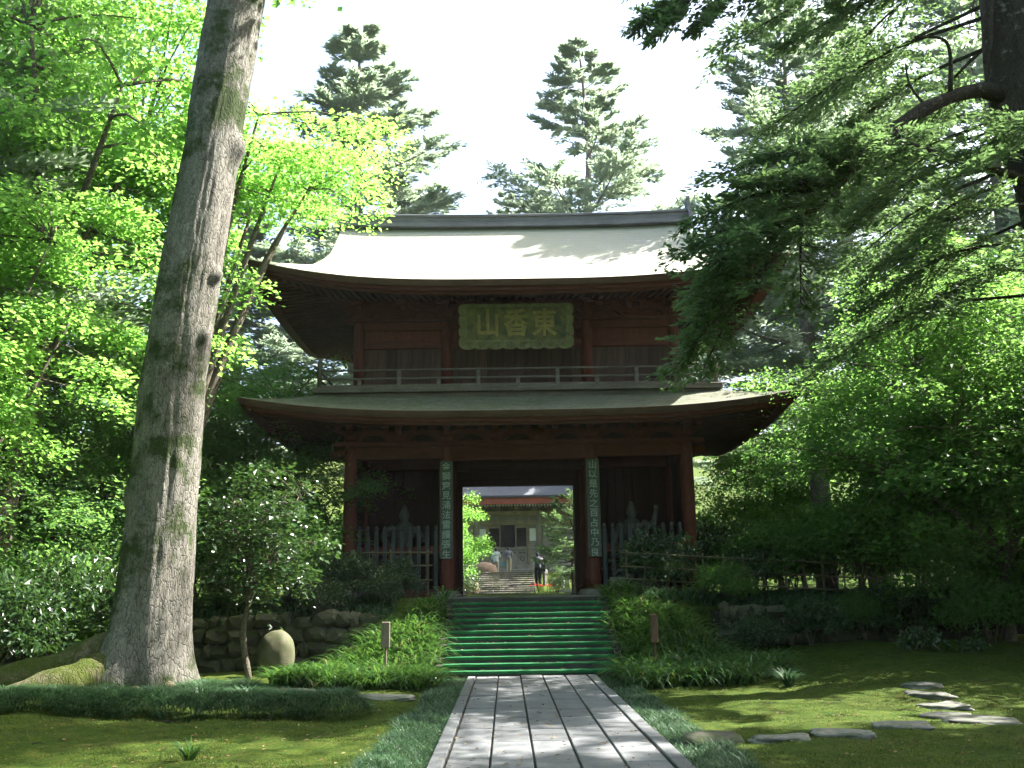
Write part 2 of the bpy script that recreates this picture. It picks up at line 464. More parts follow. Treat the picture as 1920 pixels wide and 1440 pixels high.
M['leaf_maple2'] = leaf_mat('shade_maple_leaf', [(0.0, (0.035, 0.095, 0.025)), (0.5, (0.06, 0.15, 0.035)), (1.0, (0.11, 0.21, 0.045))], 0.52, (0.32, 0.62, 0.12))  # darker copy of the maple leaf, with shade put into its colour
M['leaf_gloss'] = leaf_mat('glossy_leaf', [(0.0, (0.012, 0.036, 0.011)), (0.6, (0.024, 0.062, 0.016)), (1.0, (0.05, 0.10, 0.025))], 0.2, (0.15, 0.3, 0.05), 0.28, 0.6)
M['leaf_fir'] = leaf_mat('fir_needle', [(0.0, (0.02, 0.05, 0.02)), (0.5, (0.035, 0.085, 0.03)), (1.0, (0.11, 0.18, 0.062))], 0.42, (0.28, 0.46, 0.15), 0.5, 0.35)
M['leaf_fir_glare'] = leaf_mat('glare_fir_needle', [(0.0, (0.12, 0.18, 0.13)), (0.5, (0.17, 0.24, 0.17)), (1.0, (0.22, 0.29, 0.19))], 0.5, (0.48, 0.6, 0.38), 0.5, 0.4)  # pale needles: the glare on the far firs is put into their colour
M['grass_mondo'] = leaf_mat('mondo_grass_blade', [(0.0, (0.02, 0.055, 0.025)), (0.6, (0.04, 0.095, 0.04)), (1.0, (0.075, 0.14, 0.05))], 0.2, (0.14, 0.28, 0.08), 0.45, 0.4)
M['grass_lily'] = leaf_mat('lily_blade', [(0.0, (0.02, 0.06, 0.015)), (0.55, (0.045, 0.12, 0.025)), (0.9, (0.09, 0.18, 0.035)), (1.0, (0.2, 0.17, 0.07))], 0.3, (0.2, 0.4, 0.05), 0.32, 0.5)

# ------------------------------------------------------------------ foliage primitives
def kites(P, D, N, L, W, tint, fold=0.12):
    """leaf-sized kite quads: base P, axis D, normal N"""
    D = unit(D); Sd = unit(np.cross(N, D)); N2 = np.cross(D, Sd)
    L = np.asarray(L)[:, None]; W = np.asarray(W)[:, None]
    a = P; c = P + D * L
    m = P + D * L * 0.45 + N2 * L * fold
    b = m + Sd * W * 0.5; d = m - Sd * W * 0.5
    V = np.stack([a, b, c, d], 1).reshape(-1, 3)
    F = np.arange(len(P) * 4).reshape(-1, 4)
    return V, F, np.asarray(tint)

def rand_dir(g, n): return unit(g.normal(size=(n, 3)))

def blades(P, az, L, lean, W, tint, seg=3, curl=1.2):
    """arching grass blades; P base, az azimuth, L length, lean start lean, curl extra bend"""
    n = len(P)
    d = np.stack([np.cos(az), np.sin(az), np.zeros(n)], -1)
    side = np.stack([-np.sin(az), np.cos(az), np.zeros(n)], -1)
    rows = []
    p = P.copy(); ang = lean.copy()
    for k in range(seg + 1):
        w = W * (1 - (k / seg) ** 1.6) * (0.75 if k == 0 else 1.0) + 0.0008
        rows.append(p - side * w[:, None] / 2); rows.append(p + side * w[:, None] / 2)
        ang2 = ang + curl * (k + 0.5) / seg
        st = (L / seg)[:, None]
        p = p + (d * np.sin(ang2)[:, None] + np.array([0, 0, 1.0]) * np.cos(ang2)[:, None]) * st
    V = np.stack(rows, 1)
    m = 2 * (seg + 1)
    F = []
    b = np.arange(n) * m
    for k in range(seg):
        F.append(np.stack([b + 2 * k, b + 2 * k + 1, b + 2 * k + 3, b + 2 * k + 2], -1))
    return V.reshape(-1, 3), np.stack(F, 1).reshape(-1, 4), np.repeat(tint, seg)

def pad_leaves(g, centers, rad, nper, size, tintbase, droop=0.25, thick=0.12, tilt=0.45, outward=None):
    """flat layered sprays (maple): one elliptical pad per centre"""
    n = len(centers)
    N = n * nper
    idx = np.repeat(np.arange(n), nper)
    r = np.sqrt(g.random(N)) * rad[idx] * (0.75 + 0.5 * g.random(N))
    th = g.random(N) * 2 * np.pi
    loc = np.stack([np.cos(th) * r, np.sin(th) * r, -droop * (r / rad[idx]) ** 2 * rad[idx] + g.normal(size=N) * thick], -1)
    # pad tilt
    ta = g.normal(size=(n, 2)) * 0.16
    loc[:, 2] += loc[:, 0] * ta[idx, 0] + loc[:, 1] * ta[idx, 1]
    P = centers[idx] + loc
    D = np.stack([np.cos(th), np.sin(th), -0.25 + 0.25 * g.normal(size=N)], -1) + 0.7 * g.normal(size=(N, 3)) * np.array([1, 1, 0.3])
    Nn = np.stack([g.normal(size=N) * tilt, g.normal(size=N) * tilt, np.ones(N)], -1)
    L = size * (0.5 + 1.15 * g.random(N) ** 1.6)
    t = np.clip(tintbase[idx] + g.normal(size=N) * 0.17, 0, 1)
    return kites(P, D, Nn, L, L * (0.55 + 0.4 * g.random(N)), t)

def maple(name, g, H, R0, zlo, npads, nper, size, leafmat, barkmat, trunk_r=0.16, lean=(0, 0), fork=0.3, padr=(0.5, 1.1), nlimb=6, squash=1.0, bright=0.5, center=(0, 0), keep=None):
    """returns (trunk mesh, crown mesh) in local coordinates"""
    tb = MB()
    top = np.array([lean[0], lean[1], H * fork])
    tp = curve_pts([(0, 0, -0.1), (lean[0] * 0.3 + g.normal() * 0.08, lean[1] * 0.3, H * fork * 0.5), tuple(top)], 8)
    tb.tube(tp, np.linspace(trunk_r * 1.25, trunk_r * 0.85, 8), 9)
    limbs = []
    for k in range(nlimb):
        a = 2 * np.pi * (k + g.random() * 0.7) / nlimb
        rr = R0 * (0.35 + 0.45 * g.random())
        z = zlo + (H - zlo) * (0.32 + 0.44 * g.random())
        e = np.array([center[0] + np.cos(a) * rr, center[1] + np.sin(a) * rr * squash, z])
        m = top * 0.5 + e * 0.5 + np.array([0, 0, 0.08 * (z - top[2])]) + g.normal(size=3) * 0.18
        st = top if k % 2 else tp[5]
        pts = curve_pts([st, m, e], 10)
        tb.tube(pts, np.linspace(trunk_r * 0.62, trunk_r * 0.12, 10), 6)
        limbs.append(pts)
    LP = np.vstack(limbs)
    # pad centres in the crown envelope
    u = rand_dir(g, npads); rad = g.random(npads) ** (1 / 2.0)
    zc, zh = (H + zlo) / 2, (H - zlo) / 2
    C = np.stack([center[0] + u[:, 0] * rad * R0, center[1] + u[:, 1] * rad * R0 * squash, zc + u[:, 2] * rad * zh], -1)
    C[:, :2] *= (1 + 0.18 * g.normal(size=(npads, 1)))
    if keep is not None:
        C = C[keep(C)]; npads = len(C)
    pr = padr[0] + (padr[1] - padr[0]) * g.random(npads)
    for c in C:
        j = np.argmin(np.linalg.norm((LP - c) * np.array([1, 1, 1.6]), axis=1))
        s = LP[j]
        m = (s + c) / 2 + np.array([0, 0, 0.15]) + g.normal(size=3) * 0.1
        tb.tube(curve_pts([s, m, c], 5), np.linspace(trunk_r * 0.14, 0.008, 5), 4)
    hrel = (C[:, 2] - zlo) / max(H - zlo, 0.1)
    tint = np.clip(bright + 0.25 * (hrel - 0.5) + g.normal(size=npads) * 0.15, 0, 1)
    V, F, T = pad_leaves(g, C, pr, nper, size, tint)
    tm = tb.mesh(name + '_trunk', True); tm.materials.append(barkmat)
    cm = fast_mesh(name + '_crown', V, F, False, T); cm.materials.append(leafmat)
    return tm, cm

def shrub(name, g, rx, ry, H, z0, n, size, leafmat, barkmat, nclump=40, bright=0.4, stems=5):
    tb = MB()
    u = rand_dir(g, nclump); u[:, 2] = np.abs(u[:, 2]) * 1.0 - 0.25
    rad = 0.55 + 0.45 * g.random(nclump)
    C = np.stack([u[:, 0] * rad * rx, u[:, 1] * rad * ry, z0 + (H - z0) * np.clip(0.35 + 0.6 * u[:, 2] * rad, 0.02, 0.95)], -1)
    cr = 0.16 * (rx + ry) * (0.7 + 0.6 * g.random(nclump))
    for k in range(stems):
        a = g.random() * 6.28
        e = np.array([np.cos(a) * rx * 0.45, np.sin(a) * ry * 0.45, H * 0.7])
        tb.tube(curve_pts([(g.normal() * 0.06, g.normal() * 0.06, -0.1), e * 0.5 + g.normal(size=3) * 0.08, e], 6), np.linspace(0.03, 0.008, 6), 5)
    per = n // nclump
    idx = np.repeat(np.arange(nclump), per); N = len(idx)
    d = rand_dir(g, N)
    P = C[idx] + d * (cr[idx] * g.random(N) ** 0.45)[:, None] * np.array([1.2, 1.2, 0.7])
    P[:, 2] = np.maximum(P[:, 2], 0.03)
    D = unit(d + 0.9 * g.normal(size=(N, 3)) + np.array([0, 0, -0.15]))
    Nn = unit(d * 0.6 + np.array([0, 0, 0.9]) + 0.5 * g.normal(size=(N, 3)))
    L = size * (0.6 + 0.8 * g.random(N))
    t = np.clip(bright + 0.2 * (P[:, 2] / H - 0.5) + g.normal(size=N) * 0.2, 0, 1)
    V, F, T = kites(P, D, Nn, L, L * (0.38 + 0.2 * g.random(N)), t)
    tm = tb.mesh(name + '_stem', True); tm.materials.append(barkmat)
    cm = fast_mesh(name + '_foliage', V, F, False, T); cm.materials.append(leafmat)
    return tm, cm

def conifer_branch(g, tb, acc, pts, r0, twlen, ntw, nk, kl, kw, start=0.2, bright=0.45, up=0.1, tuft=1.0):
    """one limb with flat sprays of needles; pts is the limb's polyline"""
    pts = np.asarray(pts, float)
    if r0 > 0: tb.tube(pts, np.linspace(r0, r0 * 0.15 + 0.004, len(pts)), 5)
    seg = np.linspace(start, 1.0, ntw) ** 0.9
    seg = np.clip(seg + g.normal(size=ntw) * 0.02, start * 0.8, 1)
    f = seg * (len(pts) - 1); i = np.minimum(f.astype(int), len(pts) - 2); w = (f - i)[:, None]
    base = pts[i] * (1 - w) + pts[i + 1] * w
    fw = unit(pts[i + 1] - pts[i])
    side = unit(np.cross(fw, np.array([0, 0, 1.0])))
    sg = np.where(np.arange(ntw) % 2 == 0, 1.0, -1.0)[:, None]
    ang = 0.75 + 0.25 * g.normal(size=(ntw, 1))
    td = unit(fw * np.cos(ang) + sg * side * np.sin(ang) + np.array([0, 0, 1.0]) * (up * g.normal(size=(ntw, 1)) + 0.02))
    tl = twlen * (0.45 + 0.65 * (1 - seg) + 0.35 * g.random(ntw)) 
    for q in range(ntw):
        if r0 > 0.02 and q % 2 == 0:
            tb.tube(np.stack([base[q], base[q] + td[q] * tl[q] * 0.9]), [0.010 + r0 * 0.06, 0.003], 3)
    s = g.random((ntw, nk)) ** 0.8
    P = base[:, None, :] + td[:, None, :] * (s * tl[:, None])[..., None]
    P = P + g.normal(size=P.shape) * np.array([1, 1, 0.55]) * 0.05 * tuft * twlen
    P[..., 2] -= (s * tl[:, None]) ** 2 * 0.10
    tn = unit(np.cross(td, np.array([0, 0, 1.0])))
    sg2 = np.where(g.random((ntw, nk)) > 0.5, 1.0, -1.0)[..., None]
    D = td[:, None, :] * (0.75 + 0.3 * g.random((ntw, nk)))[..., None] + sg2 * tn[:, None, :] * (0.35 + 0.6 * g.random((ntw, nk)))[..., None] + np.array([0, 0, 1.0]) * (0.10 + 0.25 * g.normal(size=(ntw, nk)))[..., None]
    N = ntw * nk
    Nn = np.stack([g.normal(size=N) * 0.45, g.normal(size=N) * 0.45, np.ones(N)], -1)
    L = kl * (0.55 + 0.8 * g.random(N))
    b = bright + g.normal() * 0.1
    t = np.clip(b + 0.2 * (s.ravel() - 0.5) + 0.15 * g.normal(size=N), 0, 1)
    acc.add(*kites(P.reshape(-1, 3), D.reshape(-1, 3), Nn, L, kw * (0.7 + 0.6 * g.random(N)), t, 0.05))

def fir(name, g, H, z0, rmax, r0, nbr, ntw, nk, kl, kw, leafmat, barkmat, bright=0.5, gap=0.1, power=0.8):
    tb = MB(); acc = MB()
    wob = g.normal(size=(6, 2)) * 0.12
    tp = curve_pts([(wob[k, 0] * (k > 0), wob[k, 1] * (k > 0), H * k / 5.0 - 0.2 * (k == 0)) for k in range(6)], 24)
    tb.tube(tp, r0 * (1 - np.linspace(0, 1, 24) * 0.95) + 0.01, 10)
    for k in range(nbr):
        t = (k + g.random()) / nbr
        if g.random() < gap: continue
        z = z0 + (H - z0) * t ** 0.92
        Lb = rmax * (1 - t) ** power * (0.6 + 0.55 * g.random()) + 0.25
        a = k * 2.399 + g.normal() * 0.35
        d = np.array([np.cos(a), np.sin(a), 0])
        rise = (-0.12 + 0.5 * t) * Lb
        j = int(z / H * 23)
        s = tp[min(j, 23)].copy(); s[2] = z
        pts = curve_pts([s, s + d * Lb * 0.5 + np.array([0, 0, rise * 0.5 - 0.02 * Lb]), s + d * Lb + np.array([0, 0, rise + 0.10 * Lb]) + g.normal(size=3) * 0.1], 7)
        conifer_branch(g, tb, acc, pts, max(0.012, 0.018 * Lb), 0.38 * Lb + 0.2, max(6, int(ntw * (0.35 + 0.65 * Lb / rmax))), nk, kl, kw, 0.16, bright)
    tm = tb.mesh(name + '_trunk', True); tm.materials.append(barkmat)
    V, F = acc.get()
    cm = fast_mesh(name + '_crown', V, F, False, np.concatenate(acc.T)); cm.materials.append(leafmat)
    return tm, cm

def plant_tree(name, meshes, loc, label, cat, group=None, rot=0.0, scale=1.0, parts=('trunk', 'crown')):
    e = empty(name, loc, label, cat, group)
    e.rotation_euler = (0, 0, rot)
    e.scale = (scale,) * 3 if isinstance(scale, (int, float)) else scale
    for pn, me in zip(parts, meshes):
        o = bpy.data.objects.new(pn, me); COL.objects.link(o); o.parent = e
    return e

# ------------------------------------------------------------------ ground
ST_Y0, ST_T, ST_R, ST_N = 19.4, 0.30, 0.11, 13
ST_X0, ST_X1 = -1.34, 2.24
PX0, PX1 = -0.735, 1.62
def ground_h(X, Y):
    X = np.asarray(X, float); Y = np.asarray(Y, float)
    rise = 0.42 * sstep(3.0, 8.0, X) * sstep(13, 22, Y)
    wl = 1.10 * sstep(21.95, 22.2, Y) + 0.33 * sstep(22.2, 24.2, Y)
    wr = rise * (1 - sstep(22.7, 22.95, Y)) + 1.12 * sstep(22.7, 22.95, Y) + 0.31 * sstep(22.95, 24.4, Y)
    bank = np.clip((Y - ST_Y0 + 0.15) / (ST_N * ST_T), 0, 1) * 1.43
    a = sstep(-3.6, -2.5, X); b = sstep(3.4, 5.0, X)
    z = wl * (1 - a) + bank * a * (1 - b) + wr * b * a
    z = z + rise * 0.5 * (1 - b) * a * (Y < 19.4)
    up = 1.22 * np.clip((Y - 51.8) / 6.0, 0, 1)
    z = z + up
    z = z + 0.10 * np.clip(np.abs(X) - 16, 0, 60) * sstep(8, 30, Y) + 0.22 * np.clip(Y - 84, 0, 120)
    onst = sstep(ST_X0 - 0.35, ST_X0 - 0.10, X) * (1 - sstep(ST_X1 + 0.10, ST_X1 + 0.35, X)) * sstep(19.0, 19.3, Y) * (1 - sstep(23.0, 23.2, Y))
    z = z - 0.22 * onst
    onst2 = (np.abs(X + 0.08) < 1.9) * (Y > 51) * (Y < 58.5)
    z = z - 0.25 * onst2
    path = sstep(PX0 - 0.5, PX0 - 0.05, X) * (1 - sstep(PX1 + 0.05, PX1 + 0.5, X)) * (Y < 19.6)
    q = np.stack([X, Y, np.zeros_like(X)], -1)
    nz = 0.13 * fbm(q * 0.45, 4, 3) + 0.055 * fbm(q * 2.1, 4, 9)
    z = z + 0.22 * np.exp(-((X + 6.0) ** 2 / 3.0 + (Y - 16.3) ** 2 / 2.2))
    flat = (np.abs(X - 0.36) < 5.2) * (Y > 23.6) * (Y < 33)
    z = z + nz * (1 - path) * (1 - flat) - 0.03 * path - 0.03 * flat
    return z

gx = np.concatenate([[-300, -150, -90, -60, -45, -34, -26, -20, -17], np.arange(-14.5, 14.6, 0.15), [17, 20, 26, 34, 45, 60, 90, 150, 300]])
gy = np.concatenate([[-300, -120, -50, -20, -8, -3], np.arange(0, 25.2, 0.15), np.arange(25.6, 62, 0.6), [65, 70, 76, 84, 95, 110, 140, 200, 400]])
GX, GY = np.meshgrid(gx, gy, indexing='ij')
gv = np.stack([GX, GY, ground_h(GX, GY)], -1).reshape(-1, 3)
tag(wmesh('ground', gv, grid_faces(len(gx), len(gy)), M['moss'], None, True, None, (0, 0, 0)), 'mossy ground of the temple garden with soft green and brown patches', None, None, 'structure')

# ------------------------------------------------------------------ paved path
path = empty('path', (0.44, 9, 0), 'straight granite paved path leading to the stairs', None, None, 'structure')
MBp = MB().box(PX0 + 0.01, PX1 - 0.01, 2.0, 19.38, -0.08, 0.008)
MBp.obj('joint_bed', M['soil'], path)
SW = 0.4065
cx0 = PX0 + 0.155
for c in range(5):
    y = 2.6 + rng.random() * 0.6
    while y < 19.36:
        ln = 0.72 + rng.random() * 0.5
        y1 = min(y + ln, 19.37)
        if 19.37 - y1 < 0.35: y1 = 19.37
        dz = rng.normal() * 0.005
        box2('paving_slab', cx0 + c * SW + 0.011, cx0 + (c + 1) * SW - 0.011, y + 0.009, y1 - 0.009, -0.06, 0.036 + dz, M['slab'], path, 0.007)
        y = y1
for x0, x1 in ((PX0, cx0 - 0.016), (cx0 + 5 * SW + 0.016, PX1)):
    y = 2.4
    while y < 19.36:
        y1 = min(y + 1.3 + rng.random() * 0.5, 19.37)
        if 19.37 - y1 < 0.5: y1 = 19.37
        box2('edging_slab', x0, x1, y + 0.004, y1 - 0.004, -0.06, 0.042 + rng.normal() * 0.003, M['slab'], path, 0.008)
        y = y1

# ------------------------------------------------------------------ front stairs with turf strips
stairs = empty('stairs', (0.45, ST_Y0, 0), 'dark stone stairs rising to the temple gate', None, None, 'structure')
carpet = empty('stair_carpet', (0.45, ST_Y0, 0), 'bright green turf carpet strips laid on the stair treads', 'carpet')
for n in range(1, ST_N + 1):
    y0 = ST_Y0 + (n - 1) * ST_T
    w = rng.normal(size=2) * 0.03
    box2('stone_step', ST_X0 + w[0], ST_X1 + w[1], y0, y0 + ST_T + (0.25 if n < ST_N else 0.5), n * ST_R - 0.24, n * ST_R, M['step'], stairs, 0.012)
    if n < ST_N:
        nu = 60
        u = np.linspace(0, 1, nu)
        x = -1.18 + (2.06 + 1.18) * u + w[0]
        wav = 0.03 * fbm(np.stack([x * 1.8, np.full(nu, n * 3.1), np.zeros(nu)], -1), 3, 5)
        zz = n * ST_R + 0.012 + 0.012 * np.abs(fbm(np.stack([x * 2.5, np.full(nu, n * 7.7), np.zeros(nu)], -1), 3, 8))
        rows = [np.stack([x, np.full(nu, y0 - 0.012) + wav, zz - 0.052], -1), np.stack([x, np.full(nu, y0 - 0.016) + wav, zz - 0.004], -1),
                np.stack([x, np.full(nu, y0 + 0.01) + wav, zz + 0.004], -1), np.stack([x, np.full(nu, y0 + ST_T + 0.004), np.full(nu, n * ST_R + 0.012)], -1)]
        V = np.stack(rows, 1).reshape(-1, 3)
        wmesh('carpet_strip', V, grid_faces(nu, 4), M['carpet'], carpet, True)

# ------------------------------------------------------------------ stones (shared shapes)
def stone_mesh(name, seed, mat, sub=2, rough=0.22, boxy=3.0):
    bm = bmesh.new(); bmesh.ops.create_icosphere(bm, subdivisions=sub, radius=1.0)
    V = np.array([v.co for v in bm.verts])
    r = (np.abs(V) ** boxy).sum(1) ** (-1 / boxy)
    V = V * r[:, None]
    V = V * (1 + rough * fbm(V * 1.3 + seed * 7.3, 3, seed))[:, None]
    for v, p in zip(bm.verts, V): v.co = p
    me = bpy.data.meshes.new(name); bm.to_mesh(me); bm.free()
    me.polygons.foreach_set('use_smooth', np.ones(len(me.polygons), bool))
    me.materials.append(mat); return me
WALLST = [stone_mesh('wall_stone', k, M['stone'], 2, 0.6, 5.0) for k in range(7)]

for w_ in WALLST: w_.polygons.foreach_set('use_smooth', np.zeros(len(w_.polygons), bool))
def retaining_wall(label, x0, x1, y, zb, zt, rows, g):
    e = empty('retaining_wall', ((x0 + x1) / 2, y, zb), label, 'stone wall')
    MB().box(x0, x1, y + 0.14, y + 0.45, zb - 0.2, zt - 0.06).obj('earth_backing', M['soil'], e)
    h = (zt - zb) / rows
    for r in range(rows):
        x = x0 + g.random() * 0.2
        while x < x1:
            w = 0.18 + 0.46 * g.random() ** 1.4
            o = link('stone', WALLST[g.integers(7)], None, e, (x + w / 2, y + 0.10 + r * 0.035 + g.normal() * 0.012, zb + h * (r + 0.5) + g.normal() * 0.035), (g.normal() * 0.12, g.normal() * 0.12, g.normal() * 0.2))
            o.scale = (w * 0.56, 0.17, h * (0.50 + 0.16 * g.random()))
            x += w + 0.008
    return e
retaining_wall('mossy dry stone retaining wall left of the stairs behind the small tree', -10.5, -2.75, 21.85, -0.02, 1.16, 4, np.random.default_rng(11))
retaining_wall('shaded dry stone retaining wall right of the stairs below the bamboo fence', 4.5, 13.5, 22.55, 0.36, 1.16, 3, np.random.default_rng(12))

# ------------------------------------------------------------------ temple gate
GXc, GYc, GZ = 0.36, 28.3, 1.43
gate = empty('temple_gate', (GXc, GYc, GZ), 'two storey red wooden temple gate with sweeping roofs and a balcony', 'temple gate')
CX = (-4.3, -1.85, 1.85, 4.3)
CY = (-2.45, 0.0, 2.45)
# stone floor
nfx, nfy = 12, 7
for i in range(nfx):
    for j in range(nfy):
        fx0 = GXc - 4.9 + 9.8 * i / nfx; fy0 = GYc - 3.2 + 6.4 * j / nfy
        box2('floor_stone', fx0 + 0.004, fx0 + 9.8 / nfx - 0.004, fy0 + 0.004, fy0 + 6.4 / nfy - 0.004, GZ - 0.25, GZ + 0.01 + rng.normal() * 0.002, M['plinth'], gate, 0.01)

def lathe(prof, k=20):
    prof = np.asarray(prof, float)
    th = np.linspace(0, 2 * np.pi, k, endpoint=False)
    V = np.stack([prof[:, 0:1] * np.cos(th), prof[:, 0:1] * np.sin(th), np.repeat(prof[:, 1:2], k, 1)], -1).reshape(-1, 3)
    n = len(prof)
    i = np.arange(n - 1)[:, None] * k; j = np.arange(k)[None, :]; j2 = (j + 1) % k
    return V, np.stack([i + j, i + j2, i + k + j2, i + k + j], -1).reshape(-1, 4)
cm_ = fast_mesh('column', *lathe([(0.0, 0.0), (0.165, 0.0), (0.172, 0.3), (0.172, 2.4), (0.160, 3.55), (0.15, 3.72), (0.0, 3.72)]), smooth=True); cm_.materials.append(M['wood_red'])
pm_ = fast_mesh('plinth', *lathe([(0.0, 0.0), (0.30, 0.0), (0.31, 0.05), (0.27, 0.1), (0.235, 0.14), (0.225, 0.16), (0.0, 0.16)]), smooth=False); pm_.materials.append(M['plinth'])
for ix, x in enumerate(CX):
    for iy, y in enumerate(CY):
        link('plinth_stone', pm_, None, gate, (GXc + x, GYc + y, GZ + 0.008))
        link('column', cm_, None, gate, (GXc + x, GYc + y, GZ + 0.15))
# head beams of the lower storey (front, rear, sides, inner rows)
for y in CY:
    for a, b in ((0, 1), (1, 2), (2, 3)):
        box2('head_beam', GXc + CX[a] + 0.13, GXc + CX[b] - 0.13, GYc + y - 0.10, GYc + y + 0.10, 4.93 - (0.06 if (a == 1) else 0), 5.24, M['wood_redx'], gate)
    for s in (-1, 1):      # carved beam noses past the corner columns
        nb = box('beam_nose', (GXc + s * 4.62, GYc + y, 5.08), (0.36, 0.16, 0.24), M['wood_redx'], gate, None, 0.05)
for x in CX:
    for a, b in ((0, 1), (1, 2)):
        box2('head_beam', GXc + x - 0.10, GXc + x + 0.10, GYc + CY[a] + 0.13, GYc + CY[b] - 0.13, 4.93, 5.24, M['wood_redx'], gate)
# plate over the columns and the dark ceiling
for y in (-2.45, 2.45):
    box2('top_plate', GXc - 4.75, GXc + 4.75, GYc + y - 0.19, GYc + y + 0.19, 5.245, 5.36, M['wood_redx'], gate)
for x in (-4.3, 4.3):
    box2('top_plate', GXc + x - 0.19, GXc + x + 0.19, GYc - 2.25, GYc + 2.25, 5.245, 5.36, M['wood_redx'], gate)
for k in range(12):
    box2('ceiling_board', GXc - 4.1 + 8.2 * k / 12 + 0.004, GXc - 4.1 + 8.2 * (k + 1) / 12 - 0.004, GYc - 2.24, GYc + 2.24, 5.30, 5.34, M['wood_dark'], gate)

# brackets: bearing block, crossed boat arms, three small blocks
def bracket_mesh():
    m = MB()
    def taper(cx, cy, z0, z1, b, t):
        V = [(cx + sx * w, cy + sy * w, z) for z, w in ((z0, b), (z0 + (z1 - z0) * 0.45, t), (z1, t)) for sx, sy in ((-1, -1), (1, -1), (1, 1), (-1, 1))]
        F = [(i + j, i + (j + 1) % 4, i + 4 + (j + 1) % 4, i + 4 + j) for i in (0, 4) for j in range(4)] + [(3, 2, 1, 0), (8, 9, 10, 11)]
        m.add(V, F)
    taper(0, 0, 0, 0.19, 0.10, 0.165)
    n = 9
    for ax in (0, 1):
        u = np.linspace(-1, 1, n)
        zb = 0.17 + 0.09 * np.abs(u) ** 2.2
        V = []
        for q in range(n):
            for s, z in ((-0.055, zb[q]), (0.055, zb[q]), (0.055, 0.30), (-0.055, 0.30)):
                V.append((u[q] * 0.42, s, z) if ax == 0 else (s, u[q] * 0.42, z + 0.002))
        F = [(4 * q + j, 4 * q + 4 + j, 4 * q + 4 + (j + 1) % 4, 4 * q + (j + 1) % 4) for q in range(n - 1) for j in range(4)] + [(0, 1, 2, 3), (4 * n - 4, 4 * n - 1, 4 * n - 2, 4 * n - 3)]
        m.add(V, F)
    for cx, cy in ((-0.36, 0), (0.36, 0), (0, -0.36), (0, 0.36), (0, 0)):
        taper(cx, cy, 0.303, 0.43, 0.06, 0.09)
    return m.mesh('bracket')
brm = bracket_mesh(); brm.materials.append(M['wood_redx'])
def frog_leg_mesh():
    n = 17
    u = np.linspace(-1, 1, n)
    top = 0.34 - 0.22 * np.abs(u) ** 1.5
    bot = np.maximum(0.0, 0.20 * (1 - (np.abs(u) / 0.72) ** 2))
    V = []
    for q in range(n):
        for y, z in ((-0.05, bot[q]), (0.05, bot[q]), (0.05, top[q]), (-0.05, top[q])): V.append((u[q] * 0.5, y, z))
    F = [(4 * q + j, 4 * q + 4 + j, 4 * q + 4 + (j + 1) % 4, 4 * q + (j + 1) % 4) for q in range(n - 1) for j in range(4)] + [(0, 1, 2, 3), (4 * n - 4, 4 * n - 1, 4 * n - 2, 4 * n - 3)]
    return MB().add(V, F).mesh('frog_leg_strut')
flm = frog_leg_mesh(); flm.materials.append(M['wood_redx'])
def bracket_row(z, hx, hy, xs, ys):
    for s in (-1, 1):
        for x in xs: link('bracket', brm, None, gate, (GXc + x, GYc + s * hy, z))
        for y in ys: link('bracket', brm, None, gate, (GXc + s * hx, GYc + y, z), (0, 0, R(90)))
bracket_row(5.362, 4.3, 2.45, (-4.3, -3.07, -1.85, -0.6, 0.6, 1.85, 3.07, 4.3), (-1.2, 0, 1.2))
for x in (-3.7, -2.45, -1.22, 0, 1.22, 2.45, 3.7):
    link('frog_leg_strut', flm, None, gate, (GXc + x, GYc - 2.47, 5.362))
for y in (-2.45, 2.45):
    box2('eave_purlin', GXc - 5.0, GXc + 5.0, GYc + y - 0.10, GYc + y + 0.10, 5.80, 5.96, M['wood_redx'], gate)
    box2('bracket_wall', GXc - 4.2, GXc + 4.2, GYc + y - 0.02 + 0.04, GYc + y + 0.05, 5.363, 5.80, M['wood_dark'], gate)
for x in (-4.3, 4.3):
    box2('eave_purlin', GXc + x - 0.10, GXc + x + 0.10, GYc - 2.34, GYc + 2.34, 5.80, 5.96, M['wood_redx'], gate)
    box2('bracket_wall', GXc + x - 0.03, GXc + x + 0.03, GYc - 2.40, GYc + 2.40, 5.363, 5.80, M['wood_dark'], gate)

# walls of the statue bays (planks), transom over the passage, door frame
def plank_wall(x0, x1, y0, y1, z0, z1, n, mat, name='wall_plank', th=0.05):
    if name == 'wall_plank':
        if abs(x1 - x0) > abs(y1 - y0): box2('wall_backing', x0, x1, y0 + th / 2 + 0.003, y0 + th / 2 + 0.02, z0, z1, M['wood_dark'], gate)  # backing sheet added to stop light showing between the planks
        else: box2('wall_backing', x0 + th / 2 + 0.003, x0 + th / 2 + 0.02, y0, y1, z0, z1, M['wood_dark'], gate)
    for k in range(n):
        a, b = k / n, (k + 1) / n
        if abs(x1 - x0) > abs(y1 - y0):
            box2(name, x0 + (x1 - x0) * a + 0.003, x0 + (x1 - x0) * b - 0.003, y0 - th / 2 + rng.normal() * 0.003, y0 + th / 2, z0, z1, mat, gate, 0.006)
        else:
            box2(name, x0 - th / 2 + rng.normal() * 0.003, x0 + th / 2, y0 + (y1 - y0) * a + 0.003, y0 + (y1 - y0) * b - 0.003, z0, z1, mat, gate, 0.006)
